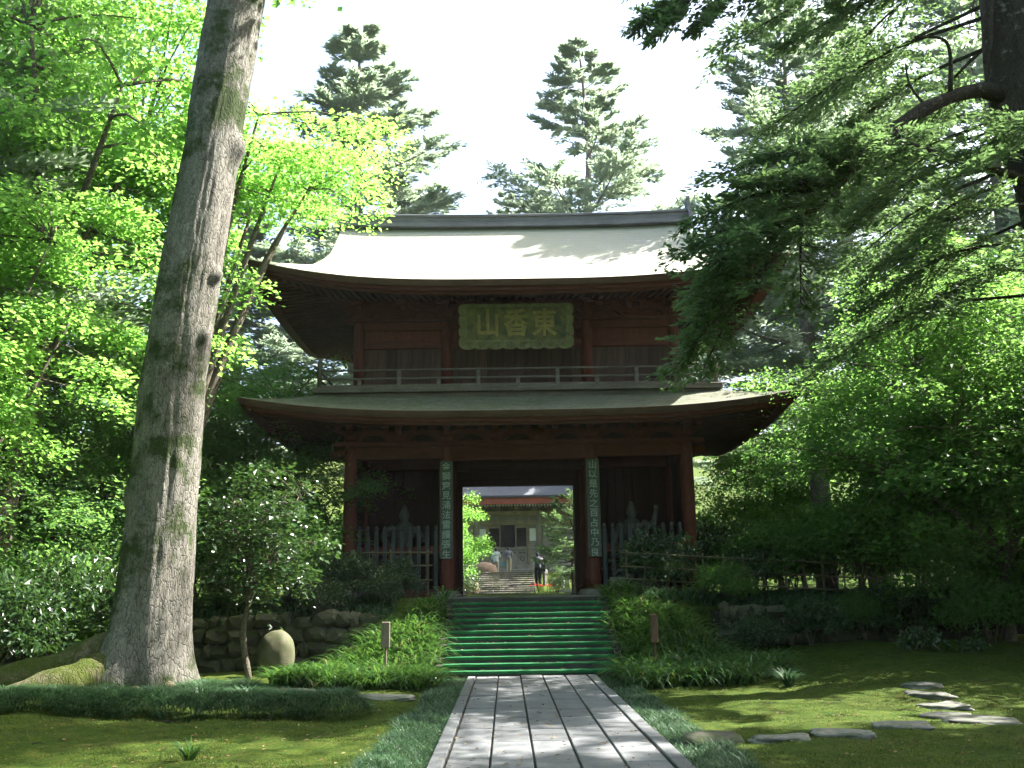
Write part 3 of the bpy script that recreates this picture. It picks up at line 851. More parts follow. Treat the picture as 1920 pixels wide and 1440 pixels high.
for s in (-1, 1):
    xa, xb = sorted((s * 1.99, s * 4.16))
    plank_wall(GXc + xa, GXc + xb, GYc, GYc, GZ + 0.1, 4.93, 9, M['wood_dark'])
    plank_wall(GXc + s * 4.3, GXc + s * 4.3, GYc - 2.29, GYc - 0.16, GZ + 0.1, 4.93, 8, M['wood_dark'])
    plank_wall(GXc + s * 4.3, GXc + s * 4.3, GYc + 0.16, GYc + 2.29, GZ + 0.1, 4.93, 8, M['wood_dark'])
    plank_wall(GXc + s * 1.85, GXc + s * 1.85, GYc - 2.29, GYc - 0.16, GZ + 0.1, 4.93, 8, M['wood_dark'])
    box2('door_jamb', GXc + min(s * 1.55, s * 1.70), GXc + max(s * 1.55, s * 1.70), GYc - 0.12, GYc + 0.12, GZ + 0.01, 4.45, M['wood_dark'], gate)
    box2('sill_beam', GXc + xa, GXc + xb, GYc - 2.53, GYc - 2.37, GZ + 0.02, GZ + 0.22, M['wood_redx'], gate)
    box2('fence_rail', GXc + xa, GXc + xb, GYc - 2.52, GYc - 2.40, 2.50, 2.71, M['wood_redx'], gate)
    # pickets with tapered heads
    pk = MB()
    prof = [(0, 0.045), (1.50, 0.045), (1.57, 0.030), (1.60, 0.042), (1.66, 0.036), (1.70, 0.01)]
    V = [(sx * w, sy * w, z) for z, w in prof for sx, sy in ((-1, -1), (1, -1), (1, 1), (-1, 1))]
    n = len(prof)
    F = [(4 * i + j, 4 * i + (j + 1) % 4, 4 * i + 4 + (j + 1) % 4, 4 * i + 4 + j) for i in range(n - 1) for j in range(4)] + [(3, 2, 1, 0), (4 * n - 4, 4 * n - 3, 4 * n - 2, 4 * n - 1)]
    pkm = pk.add(V, F).mesh('picket'); pkm.materials.append(M['picket'])
    for k in range(10):
        link('picket', pkm, None, gate, (GXc + xa + (xb - xa) * (k + 0.6) / 10.2, GYc - 2.58, GZ + 0.10))
box2('lintel', GXc - 1.68, GXc + 1.68, GYc - 0.13, GYc + 0.13, 4.45, 4.62, M['wood_dark'], gate)
plank_wall(GXc - 1.70, GXc + 1.70, GYc, GYc, 4.62, 4.93, 8, M['wood_dark'], 'transom_board')
box2('passage_beam', GXc - 1.68, GXc + 1.68, GYc - 1.3, GYc - 1.1, 4.75, 4.95, M['wood_dark'], gate)

# ---- roofs
def roof_skirt(Wx, Wy, ze, lift, prof, dtop, mat, parent, name, nu=49, nv=12, inner=None):
    """four-sided curved skirt from the eave (d=0) up to d=dtop; corners swept up"""
    for side in range(4):
        lenw, other = (Wx, Wy) if side % 2 == 0 else (Wy, Wx)
        u = np.linspace(-1, 1, nu); d = np.linspace(0, dtop, nv)
        U, D = np.meshgrid(u, d, indexing='ij')
        a = U * (lenw - D); b = -(other - D)
        z = ze + prof(D) + lift * np.abs(U) ** 3.2 * np.clip(1 - D / (dtop * 1.6), 0, 1) ** 1.6
        b = b - 0.16 * np.abs(U) ** 5 * np.clip(1 - D / dtop, 0, 1)
        a = a * (1 + 0.012 * np.abs(U) ** 5 * np.clip(1 - D / dtop, 0, 1))
        th = side * math.pi / 2
        X = a * math.cos(th) - b * math.sin(th); Y = a * math.sin(th) + b * math.cos(th)
        V = np.stack([GXc + X, GYc + Y, z], -1).reshape(-1, 3)
        wmesh(name, V, grid_faces(nu, nv), mat, parent, True)

def eave_ring(Wx, Wy, ze, lift, nper=49):
    """eave edge polyline: list of (point, outward normal in plan)"""
    pts, nor = [], []
    for side in range(4):
        lenw, other = (Wx, Wy) if side % 2 == 0 else (Wy, Wx)
        u = np.linspace(-1, 1, nper)[:-1]
        a = u * lenw * (1 + 0.012 * np.abs(u) ** 5); b = -(other + 0.16 * np.abs(u) ** 5)
        z = ze + lift * np.abs(u) ** 3.2
        th = side * math.pi / 2
        X = a * math.cos(th) - b * math.sin(th); Y = a * math.sin(th) + b * math.cos(th)
        pts.append(np.stack([GXc + X, GYc + Y, z], -1))
    return np.vstack(pts)

def ring_strip(loops):
    n = len(loops[0])
    V = np.vstack(loops)
    F = []
    for k in range(len(loops) - 1):
        i = np.arange(n); j = (i + 1) % n
        F.append(np.stack([k * n + i, k * n + j, (k + 1) * n + j, (k + 1) * n + i], -1))
    return V, np.vstack(F)

def inset(P, dx, dz, Wx, Wy):
    """move ring inwards by dx (scaled about the centre) and down by dz"""
    Q = P.copy()
    Q[:, 0] = GXc + (P[:, 0] - GXc) * (Wx - dx) / Wx
    Q[:, 1] = GYc + (P[:, 1] - GYc) * (Wy - dx) / Wy
    Q[:, 2] += dz
    return Q

def eaves(Wx, Wy, ze, lift, wallx, wally, zwall, parent):
    P = eave_ring(Wx, Wy, ze, lift)
    e1 = [P, inset(P, 0.015, -0.06, Wx, Wy), inset(P, 0.06, -0.15, Wx, Wy)]
    wmesh('eave_edge', *ring_strip(e1), M['roof_edge'], parent, True)
    e2 = [inset(P, 0.06, -0.148, Wx, Wy), inset(P, 0.16, -0.155, Wx, Wy), inset(P, 0.17, -0.23, Wx, Wy), inset(P, 0.30, -0.235, Wx, Wy), inset(P, 0.31, -0.29, Wx, Wy), inset(P, 0.42, -0.292, Wx, Wy)]
    wmesh('eave_board', *ring_strip(e2), M['wood_redx'], parent)
    # soffit up to the wall line
    A = inset(P, 0.40, -0.22, Wx, Wy)
    B = P.copy()
    kx = wallx / Wx; ky = wally / Wy
    B[:, 0] = GXc + (P[:, 0] - GXc) * kx; B[:, 1] = GYc + (P[:, 1] - GYc) * ky; B[:, 2] = zwall
    loops = [A * (1 - t) + B * t for t in np.linspace(0, 1, 5)]
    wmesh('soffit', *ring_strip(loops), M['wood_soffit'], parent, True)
    # rafters
    m = MB()
    n = len(P) // 4
    for side in range(4):
        lenw, other, wl, wo = (Wx, Wy, wallx, wally) if side % 2 == 0 else (Wy, Wx, wally, wallx)
        cnt = int(lenw * 2 / 0.20)
        for k in range(cnt):
            u = -0.975 + 1.95 * (k + 0.5) / cnt
            a = u * (lenw - 0.38); b0 = -(other - 0.36)
            zz = ze + lift * abs(u) ** 3.2 - 0.285
            # inner end: wall line or the hip line
            ai = a
            over = abs(a) - wl
            b1 = -(wo - 0.05) - max(0.0, over) * (other - wo) / (lenw - wl)
            t = (b1 - b0) / (-(wo) - b0)
            zi = zz * (1 - t) + (zwall - 0.06) * t
            p = np.array([[a - 0.04, b0, zz], [a + 0.04, b0, zz], [a + 0.04, b0, zz + 0.085], [a - 0.04, b0, zz + 0.085],
                          [ai - 0.04, b1, zi], [ai + 0.04, b1, zi], [ai + 0.04, b1, zi + 0.085], [ai - 0.04, b1, zi + 0.085]])
            th = side * math.pi / 2
            X = p[:, 0] * math.cos(th) - p[:, 1] * math.sin(th); Y = p[:, 0] * math.sin(th) + p[:, 1] * math.cos(th)
            m.add(np.stack([GXc + X, GYc + Y, p[:, 2]], -1), [(0, 1, 5, 4), (1, 2, 6, 5), (3, 0, 4, 7), (0, 3, 2, 1), (2, 3, 7, 6)])
    o = m.obj('rafters', M['wood_rafter'], parent)
    o['kind'] = 'stuff'
    # hip rafters
    for sx in (-1, 1):
        for sy in (-1, 1):
            p0 = np.array([GXc + sx * (Wx - 0.30), GYc + sy * (Wy - 0.28), ze + lift * 0.93 - 0.34])
            p1 = np.array([GXc + sx * wallx, GYc + sy * wally, zwall - 0.14])
            dr = unit(p1 - p0); sd = unit(np.cross(dr, [0, 0, 1.0])) * 0.085
            V = []
            for q in (p0, p1):
                for s, z in ((-1, 0), (1, 0), (1, 0.22), (-1, 0.22)): V.append(q + sd * s + np.array([0, 0, z]))
            MB().add(V, [(0, 1, 5, 4), (1, 2, 6, 5), (2, 3, 7, 6), (3, 0, 4, 7), (3, 2, 1, 0), (4, 5, 6, 7)]).obj('hip_rafter', M['wood_redx'], parent)

# lower roof
low = lambda d: 0.66 * (0.70 * (d / 1.55) + 0.30 * (d / 1.55) ** 2)
lower_roof = empty('lower_roof', (GXc, GYc, 5.7)); lower_roof.parent = gate; lower_roof.location = Vector((GXc, GYc, 5.7)) - wloc(gate)
lower_roof['label'] = 'lower skirt roof with moss, lit only near its right corner'
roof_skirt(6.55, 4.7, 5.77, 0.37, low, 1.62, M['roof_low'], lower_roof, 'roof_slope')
eaves(6.55, 4.7, 5.77, 0.37, 4.3, 2.45, 5.99, lower_roof)
# upper roof: hip skirt, then gabled part
up = lambda d: 3.05 * (0.60 * (d / 4.7) + 0.40 * (d / 4.7) ** 2)
upper_roof = empty('upper_roof', (GXc, GYc, 9.0)); upper_roof.parent = gate; upper_roof.location = Vector((GXc, GYc, 9.0)) - wloc(gate)
UZ = 9.01
roof_skirt(6.55, 4.7, UZ, 0.57, up, 1.95, M['roof'], upper_roof, 'roof_slope')
eaves(6.55, 4.7, UZ, 0.57, 4.15, 2.3, 9.22, upper_roof)
for s in (-1, 1):
    nu, nv = 41, 16
    u = np.linspace(-1, 1, nu); d = np.linspace(1.90, 4.7, nv)
    U, D = np.meshgrid(u, d, indexing='ij')
    hw = 5.05 + 0.40 * np.clip((3.2 - D) / 1.4, 0, 1) ** 2
    z = UZ + up(D) + 0.004 + 0.10 * np.abs(U) ** 6
    X = U * hw; Y = s * (4.7 - D)
    top = np.stack([GXc + X, GYc + Y, z], -1)
    bot = top - np.array([0, 0, 0.20])
    V = np.concatenate([top.reshape(-1, 3), bot.reshape(-1, 3)])
    n = nu * nv
    F = [grid_faces(nu, nv), grid_faces(nu, nv)[:, ::-1] + n]
    for e in (0, nu - 1):
        i = e * nv + np.arange(nv - 1)
        F.append(np.stack([i, i + 1, i + 1 + n, i + n], -1))
    i = np.arange(nu - 1) * nv
    F.append(np.stack([i, i + nv, i + nv + n, i + n], -1))
    wmesh('roof_slope', V, np.vstack(F), M['roof'], upper_roof, False)
    # barge boards and gable walls
for s in (-1, 1):
    d = np.linspace(1.7, 4.7, 14)
    hw = 4.86 + 0.40 * np.clip((3.2 - d) / 1.4, 0, 1) ** 2
    for f in (-1, 1):
        zt = UZ + up(d) - 0.14
        A = np.stack([GXc + s * hw, GYc + f * (4.7 - d), zt], -1)
        B = A - np.array([0, 0, 0.34])
        A2 = A - np.array([s * 0.08, 0, 0]); B2 = B - np.array([s * 0.08, 0, 0])
        V = np.stack([A, B, B2, A2], 1).reshape(-1, 3)
        F = [(4 * q + j, 4 * q + (j + 1) % 4, 4 * q + 4 + (j + 1) % 4, 4 * q + 4 + j) for q in range(13) for j in range(4)]
        MB().add(V, F).obj('barge_board', M['wood_grey'], upper_roof)
    yy = np.linspace(-2.9, 2.9, 15)
    zt = UZ + up(4.7 - np.abs(yy)) - 0.16
    V = np.vstack([np.stack([np.full(15, GXc + s * 4.55), GYc + yy, zt], -1), np.stack([np.full(15, GXc + s * 4.55), GYc + yy, np.full(15, UZ + 0.75)], -1)])
    MB().add(V, [(q, q + 1, 16 + q, 15 + q) for q in range(14)]).obj('gable_wall', M['wood_plank'], upper_roof)
    fin = [(0, 0.0), (0.14, -0.1), (0.16, -0.45), (0.0, -0.78), (-0.16, -0.45), (-0.14, -0.1)]
    V = [(GXc + s * (4.89 + t), GYc + y, UZ + 2.85 + z) for t in (0, 0.06) for y, z in fin]
    wmesh('gable_pendant', V, [(0, 1, 2, 3, 4, 5), (11, 10, 9, 8, 7, 6)] + [(i, (i + 1) % 6, 6 + (i + 1) % 6, 6 + i) for i in range(6)], M['wood_grey'], upper_roof)
# box ridge, slightly dipping in the middle
nr = 31
xr = np.linspace(-5.12, 5.12, nr)
dip = 0.10 * (np.abs(xr) / 5.12) ** 2.5
prof_r = [(-0.30, 0.0), (-0.30, 0.12), (-0.22, 0.14), (-0.22, 0.30), (-0.28, 0.32), (-0.28, 0.37), (-0.14, 0.43), (0.14, 0.43), (0.28, 0.37), (0.28, 0.32), (0.22, 0.30), (0.22, 0.14), (0.30, 0.12), (0.30, 0.0)]
kk = len(prof_r)
V = [(GXc + x, GYc + py, 12.0 + dz + pz) for x, dz in zip(xr, dip) for py, pz in prof_r]
F = [(q * kk + j, q * kk + (j + 1) % kk, (q + 1) * kk + (j + 1) % kk, (q + 1) * kk + j) for q in range(nr - 1) for j in range(kk)]
F += [tuple(range(kk)), tuple(range((nr - 1) * kk + kk - 1, (nr - 1) * kk - 1, -1))]
wmesh('ridge', V, F, M['ridge'], upper_roof)
for s in (-1, 1):
    outl = [(-0.42, -0.12), (-0.36, 0.30), (-0.20, 0.52), (-0.12, 0.86), (0.0, 0.66), (0.12, 0.86), (0.20, 0.52), (0.36, 0.30), (0.42, -0.12)]
    V = [(GXc + s * (5.10 + t), GYc + y, 12.08 + z) for t in (0, 0.10) for y, z in outl]
    n = len(outl)
    wmesh('ridge_end_tile', V, [tuple(range(n)), tuple(range(2 * n - 1, n - 1, -1))] + [(i, (i + 1) % n, n + (i + 1) % n, n + i) for i in range(n)], M['ridge'], upper_roof)

# ---- upper storey: body, balcony, railing
UX = (-4.15, -1.85, 1.85, 4.15)
upc = fast_mesh('upper_column', *lathe([(0.0, 0.0), (0.15, 0.0), (0.15, 1.75), (0.135, 2.02), (0.0, 2.02)], 16), smooth=True); upc.materials.append(M['wood_red'])
for x in UX:
    for y in (-2.3, 2.3): link('upper_column', upc, None, gate, (GXc + x, GYc + y, 6.58))
for s in (-1, 1): link('upper_column', upc, None, gate, (GXc + s * 4.15, GYc, 6.58))
for y in (-2.3, 2.3):
    for a, b in ((0, 1), (1, 2), (2, 3)):
        xa, xb = GXc + UX[a] + 0.10, GXc + UX[b] - 0.10
        box2('tie_beam', xa, xb, GYc + y - 0.08, GYc + y + 0.08, 8.36, 8.58, M['wood_redx'], gate)
        box2('tie_beam', xa, xb, GYc + y - 0.07, GYc + y + 0.07, 7.86, 8.06, M['wood_redx'], gate)
        box2('tie_beam', xa, xb, GYc + y - 0.08, GYc + y + 0.08, 6.68, 6.92, M['wood_redx'], gate)
        plank_wall(xa, xb, GYc + y + 0.02, GYc + y + 0.02, 8.06, 8.36, 1, M['wood_red'], 'wall_panel', 0.04)
        npk = 11 if a == 1 else 7
        if y < 0 or True: plank_wall(xa, xb, GYc + y + 0.01, GYc + y + 0.01, 6.92, 7.86, npk, M['wood_plank'], 'wall_plank', 0.045)
for x in (-4.15, 4.15):
    for a, b in ((-2.2, -0.1), (0.1, 2.2)):
        for z0, z1 in ((8.36, 8.58), (7.86, 8.06), (6.68, 6.92)):
            box2('tie_beam', GXc + x - 0.07, GXc + x + 0.07, GYc + a, GYc + b, z0, z1, M['wood_redx'], gate)
        plank_wall(GXc + x, GXc + x, GYc + a, GYc + b, 6.92, 8.36, 7, M['wood_plank'], 'wall_plank', 0.045)
for y in (-2.3, 2.3): box2('top_plate', GXc - 4.5, GXc + 4.5, GYc + y - 0.17, GYc + y + 0.17, 8.585, 8.68, M['wood_redx'], gate)
for x in (-4.15, 4.15): box2('top_plate', GXc + x - 0.17, GXc + x + 0.17, GYc - 2.12, GYc + 2.12, 8.585, 8.68, M['wood_redx'], gate)
bracket_row(8.682, 4.15, 2.3, (-4.15, -3.0, -1.85, -0.62, 0.62, 1.85, 3.0, 4.15), (-1.1, 0, 1.1))
for x in (-3.57, -2.42, -1.2, 0, 1.2, 2.42, 3.57): link('frog_leg_strut', flm, None, gate, (GXc + x, GYc - 2.33, 8.682))
for y in (-2.3, 2.3):
    box2('bracket_wall', GXc - 4.1, GXc + 4.1, GYc + y + 0.02, GYc + y + 0.06, 8.68, 9.25, M['wood_red'], gate)
    box2('eave_purlin', GXc - 4.7, GXc + 4.7, GYc + y - 0.09, GYc + y + 0.09, 9.10, 9.24, M['wood_redx'], gate)
for x in (-4.15, 4.15):
    box2('bracket_wall', GXc + x - 0.02, GXc + x + 0.02, GYc - 2.25, GYc + 2.25, 8.68, 9.25, M['wood_red'], gate)
    box2('eave_purlin', GXc + x - 0.09, GXc + x + 0.09, GYc - 2.2, GYc + 2.2, 9.10, 9.24, M['wood_redx'], gate)
# balcony deck boards and edge beams
BX, BY = 5.15, 3.40
for k in range(22):
    a = -BX + 2 * BX * k / 22; b = -BX + 2 * BX * (k + 1) / 22
    for s in (-1, 1):
        ya, yb = sorted((s * 2.38, s * (BY - 0.13)))
        box2('deck_board', GXc + a + 0.004, GXc + b - 0.004, GYc + ya, GYc + yb, 6.54, 6.59, M['wood_grey'], gate, 0.005)
for s in (-1, 1):
    xa, xb = sorted((s * 4.24, s * (BX - 0.13)))
    for k in range(10):
        box2('deck_board', GXc + xa, GXc + xb, GYc - 2.37 + 4.74 * k / 10 + 0.004, GYc - 2.37 + 4.74 * (k + 1) / 10 - 0.004, 6.54, 6.59, M['wood_grey'], gate, 0.005)
    box2('edge_beam', GXc - BX, GXc + BX, GYc + s * (BY - 0.06) - 0.06, GYc + s * (BY - 0.06) + 0.06, 6.50, 6.64, M['wood_grey'], gate)
    box2('edge_beam', GXc - BX + 0.08, GXc + BX - 0.08, GYc + s * (BY - 0.16) - 0.06, GYc + s * (BY - 0.16) + 0.06, 6.20, 6.497, M['wood_grey'], gate)
    box2('edge_beam', GXc + s * (BX - 0.06) - 0.06, GXc + s * (BX - 0.06) + 0.06, GYc - BY + 0.13, GYc + BY - 0.13, 6.50, 6.64, M['wood_grey'], gate)
    box2('edge_beam', GXc + s * (BX - 0.16) - 0.06, GXc + s * (BX - 0.16) + 0.06, GYc - BY + 0.23, GYc + BY - 0.23, 6.20, 6.497, M['wood_grey'], gate)
railing = empty('railing', (GXc, GYc, 6.64)); railing.parent = gate; railing.location = Vector((GXc, GYc, 6.64)) - wloc(gate)
RX, RY = 5.0, 3.27
pm2 = fast_mesh('corner_post', *lathe([(0, 0), (0.06, 0), (0.06, 0.50), (0.075, 0.52), (0.045, 0.55), (0.07, 0.60), (0.05, 0.66), (0.0, 0.72)], 12), smooth=True); pm2.materials.append(M['wood_grey'])
for sx in (-1, 1):
    for sy in (-1, 1):
        link('corner_post', pm2, None, railing, (GXc + sx * RX, GYc + sy * RY, 6.642))
for s in (-1, 1):
    for z, h in ((7.09, 0.045), (6.87, 0.05), (6.68, 0.07)):
        box2('rail', GXc - RX + 0.05, GXc + RX - 0.05, GYc + s * RY - 0.03, GYc + s * RY + 0.03, z - h / 2, z + h / 2, M['wood_grey'], railing)
        box2('rail', GXc + s * RX - 0.028, GXc + s * RX + 0.028, GYc - RY + 0.05, GYc + RY - 0.05, z - h / 2 + 0.002, z + h / 2 + 0.002, M['wood_grey'], railing)
    for k in range(1, 10):
        x = -RX + 2 * RX * k / 10
        hi = 7.07 if k % 2 == 0 else 6.845
        box2('baluster', GXc + x - 0.05, GXc + x + 0.05, GYc + s * RY - 0.045, GYc + s * RY + 0.045, 6.643, hi, M['wood_grey'], railing)
    for k in range(1, 7):
        y = -RY + 2 * RY * k / 7
        box2('baluster', GXc + s * RX - 0.04, GXc + s * RX + 0.04, GYc + y - 0.045, GYc + y + 0.045, 6.643, 7.07 if k % 2 == 0 else 6.845, M['wood_grey'], railing)

# ------------------------------------------------------------------ lettering
def glyph(ch, size, extrude, mat, name='character', offset=0.012):
    cu = bpy.data.curves.new('glyph', 'FONT')
    cu.body = ch; cu.size = size; cu.extrude = extrude; cu.offset = offset * size
    cu.align_x = 'CENTER'; cu.align_y = 'CENTER'
    cu.resolution_u = 3
    o = bpy.data.objects.new('glyph', cu); COL.objects.link(o)
    me = bpy.data.meshes.new_from_object(o.evaluated_get(bpy.context.evaluated_depsgraph_get()))
    bpy.data.objects.remove(o)
    if len(me.vertices):
        V = np.zeros(len(me.vertices) * 3); me.vertices.foreach_get('co', V); V = V.reshape(-1, 3)
        V[:, :2] -= (V[:, :2].min(0) + V[:, :2].max(0)) / 2
        me.vertices.foreach_set('co', V.ravel())
    me.name = name; me.materials.clear(); me.materials.append(mat)
    return me

# name plaque under the upper eave, leaning forwards
PW, PH = 2.92, 1.17
plq = empty('name_plaque', (GXc - 0.02, 25.10, 7.66), 'carved gilt green plaque with three characters under the upper eave', 'plaque', None, None, (R(90 + 14), 0, 0))
def scallop(w, h, nx, ny, amp):
    pts = []
    def run(p, q, n, out):
        p, q, out = np.array(p), np.array(q), np.array(out)
        for i in range(n):
            for j in range(8):
                t = (i + j / 8) / n
                pts.append(tuple(p + (q - p) * t + out * amp * abs(math.sin(math.pi * j / 8)) ** 0.7))
    run((-w / 2, 0), (w / 2, 0), nx, (0, -1)); run((w / 2, 0), (w / 2, h), ny, (1, 0))
    run((w / 2, h), (-w / 2, h), nx, (0, 0.3)); run((-w / 2, h), (-w / 2, 0), ny, (-1, 0))
    return pts
outer = scallop(PW - 0.1, PH - 0.08, 8, 4, 0.055)
inner = []
for (x, y) in outer:
    inner.append((max(-PW / 2 + 0.2, min(PW / 2 - 0.2, x * 0.87)), 0.19 + (PH - 0.34) * min(1, max(0, y / (PH - 0.08)))))
n = len(outer)
V = [(x, y, 0.0) for x, y in outer] + [(x, y, 0.09) for x, y in outer] + [(x, y, 0.035) for x, y in inner]
F = [(i, (i + 1) % n, n + (i + 1) % n, n + i) for i in range(n)] + [(n + i, n + (i + 1) % n, 2 * n + (i + 1) % n, 2 * n + i) for i in range(n)] + [tuple(range(n - 1, -1, -1))]
me = bpy.data.meshes.new('frame'); me.from_pydata(V, [], F); me.materials.append(M['plaque_frame'])
o = bpy.data.objects.new('frame', me); COL.objects.link(o); o.parent = plq
me = bpy.data.meshes.new('panel'); 
me.from_pydata([(x * s, y, z) for z in (0.02, 0.034) for x, y, s in ((-PW / 2 + 0.15, 0.16, 1), (PW / 2 - 0.15, 0.16, 1), (PW / 2 - 0.15, PH - 0.1, 1), (-PW / 2 + 0.15, PH - 0.1, 1))], [], [(3, 2, 1, 0), (4, 5, 6, 7), (0, 1, 5, 4), (1, 2, 6, 5), (2, 3, 7, 6), (3, 0, 4, 7)])
me.materials.append(M['plaque']); o = bpy.data.objects.new('panel', me); COL.objects.link(o); o.parent = plq
for k in range(8):      # scroll carving along the lower rim
    a = np.linspace(0, 9, 24); rr = np.linspace(0.012, 0.07, 24)
    cxp = -PW / 2 + 0.05 + (PW - 0.1) * (k + 0.5) / 8
    sg = 1 if k % 2 else -1
    V, F = tube(np.stack([cxp + sg * np.cos(a) * rr * 1.5, 0.075 + np.sin(a) * rr, np.full(24, 0.085)], -1), 0.011, 5)
    me = fast_mesh('scroll', V, F, True); me.materials.append(M['plaque_frame'])
    o = bpy.data.objects.new('scroll', me); COL.objects.link(o); o.parent = plq
for k, ch in enumerate('山香東'):
    me = glyph(ch, 0.74, 0.012, M['gold'], 'character', 0.022)
    o = bpy.data.objects.new('character', me); COL.objects.link(o); o.parent = plq
    o.location = (-0.72 + 0.72 * k, 0.63, 0.046); o.scale = (0.86, 1.0, 1.0)

def couplet(x, text, label):
    y = GYc - 2.45 - 0.19
    e = empty('couplet_board', (x, y, 2.38), label, 'sign board', None, None, (R(90), 0, 0))
    w, h = 0.29, 2.46
    o = link('board', box_mesh(w, h, 0.03, 0.006, M['board'], 'board'), None); o.parent = e; o.location = (0, h / 2, 0)
    for s in (-1, 1):
        o = link('edge_strip', box_mesh(0.02, h - 0.004, 0.045, 0.004, M['wood_grey'], 'edge_strip'), None); o.parent = e; o.location = (s * (w / 2 + 0.011), h / 2, 0)
    n = len(text)
    for k, ch in enumerate(text):
        me = glyph(ch, 0.225, 0.004, M['letter'], 'character', 0.012)
        o = bpy.data.objects.new('character', me); COL.objects.link(o); o.parent = e
        o.location = (0, h - 0.14 - (h - 0.26) * k / (n - 1), 0.021)
    return e
couplet(GXc - 1.85, '金獅窟見涌法雷護張生', 'dark couplet board with pale characters on the column left of the passage')
couplet(GXc + 1.87, '山以是先之百占中乃良', 'dark couplet board with pale characters on the column right of the passage')

# ------------------------------------------------------------------ figures (continuous bodies through a voxel remesh)
def blob(c, r, k=10):
    th = np.linspace(0, np.pi, k)
    V, F = lathe(np.stack([np.sin(th), -np.cos(th)], -1), 14)
    return V * np.asarray(r) + np.asarray(c), F
def figure_mesh(name, pieces, voxel, mat, parent, smooth=2):
    m = MB()
    for p in pieces:
        if p[0] == 't': m.tube(curve_pts(p[1], max(6, 4 * len(p[1]))) if len(p[1]) > 2 else np.array(p[1], float), np.interp(np.linspace(0, 1, max(6, 4 * len(p[1])) if len(p[1]) > 2 else 2), np.linspace(0, 1, len(p[2])), p[2]), 12)
        else: m.add(*blob(p[1], p[2]))
    me = m.mesh(name, True); me.materials.append(mat)
    o = bpy.data.objects.new(name, me); COL.objects.link(o); o.parent = parent
    md = o.modifiers.new('remesh', 'REMESH'); md.mode = 'VOXEL'; md.voxel_size = voxel; md.use_smooth_shade = True
    if smooth:
        sm = o.modifiers.new('smooth', 'SMOOTH'); sm.iterations = smooth; sm.factor = 0.5
    return o

def guardian(x, label, raise_arm):
    e = empty('guardian_statue', (x, GYc - 1.15, GZ), label, 'statue')
    s = 1 if raise_arm else -1
    p = [('b', (0, 0, 2.16), (0.15, 0.16, 0.19)), ('b', (0, 0.02, 2.33), (0.09, 0.09, 0.13)), ('t', [(0, 0, 1.9), (0, 0, 2.1)], [0.11, 0.09]),
         ('b', (0, 0.02, 1.72), (0.30, 0.2, 0.30)), ('b', (0, 0, 1.42), (0.25, 0.19, 0.26)), ('b', (0, 0, 1.16), (0.27, 0.2, 0.2)),
         ('t', [(-0.13, 0, 1.1), (-0.22, -0.08, 0.72), (-0.2, 0, 0.30)], [0.17, 0.13, 0.075]), ('t', [(0.13, 0, 1.1), (0.2, 0, 0.72), (0.26, 0.03, 0.30)], [0.17, 0.13, 0.075]),
         ('b', (-0.2, -0.07, 0.28), (0.075, 0.14, 0.05)), ('b', (0.26, -0.05, 0.28), (0.075, 0.14, 0.05))]
    if raise_arm:
        p += [('t', [(0.26, 0, 1.86), (0.52, -0.03, 1.80), (0.64, -0.08, 2.16)], [0.12, 0.10, 0.065]), ('b', (0.65, -0.09, 2.25), (0.08, 0.07, 0.10)),
              ('t', [(-0.27, 0, 1.84), (-0.46, 0, 1.50), (-0.50, -0.12, 1.15)], [0.12, 0.10, 0.065]), ('b', (-0.50, -0.14, 1.06), (0.07, 0.06, 0.10))]
    else:
        p += [('t', [(-0.27, 0, 1.86), (-0.56, 0, 1.60), (-0.36, -0.14, 1.36)], [0.12, 0.10, 0.065]), ('b', (-0.31, -0.17, 1.34), (0.09, 0.07, 0.08)),
              ('t', [(0.27, 0, 1.84), (0.44, 0, 1.56), (0.50, -0.16, 1.50)], [0.12, 0.10, 0.065]), ('b', (0.52, -0.2, 1.50), (0.08, 0.08, 0.08))]
    figure_mesh('body', p, 0.025, M['statue'], e)
    # skirt
    th = np.linspace(0, 2 * np.pi, 40, endpoint=False)
    V = []
    for z, r in ((1.22, 0.27), (1.0, 0.32), (0.82, 0.37), (0.66, 0.42)):
        rr = r + 0.025 * np.sin(th * 9) * (1.3 - z)
        V.append(np.stack([np.cos(th) * rr, np.sin(th) * rr * 0.75, np.full(40, z)], -1))
    Vr, Fr = ring_strip(V)
    me = fast_mesh('skirt', Vr, Fr, True); me.materials.append(M['statue']); o = bpy.data.objects.new('skirt', me); COL.objects.link(o); o.parent = e
    me = stone_mesh('pedestal', 5, M['statue'], 3, 0.3, 5.0); o = bpy.data.objects.new('pedestal', me); COL.objects.link(o); o.parent = e
    o.location = (0, 0, 0.12); o.scale = (0.55, 0.38, 0.16)
guardian(GXc - 3.05, 'dark wooden guardian statue in the left bay with a hand on its hip', False)
guardian(GXc + 3.0, 'dark wooden guardian statue in the right bay with one arm raised', True)

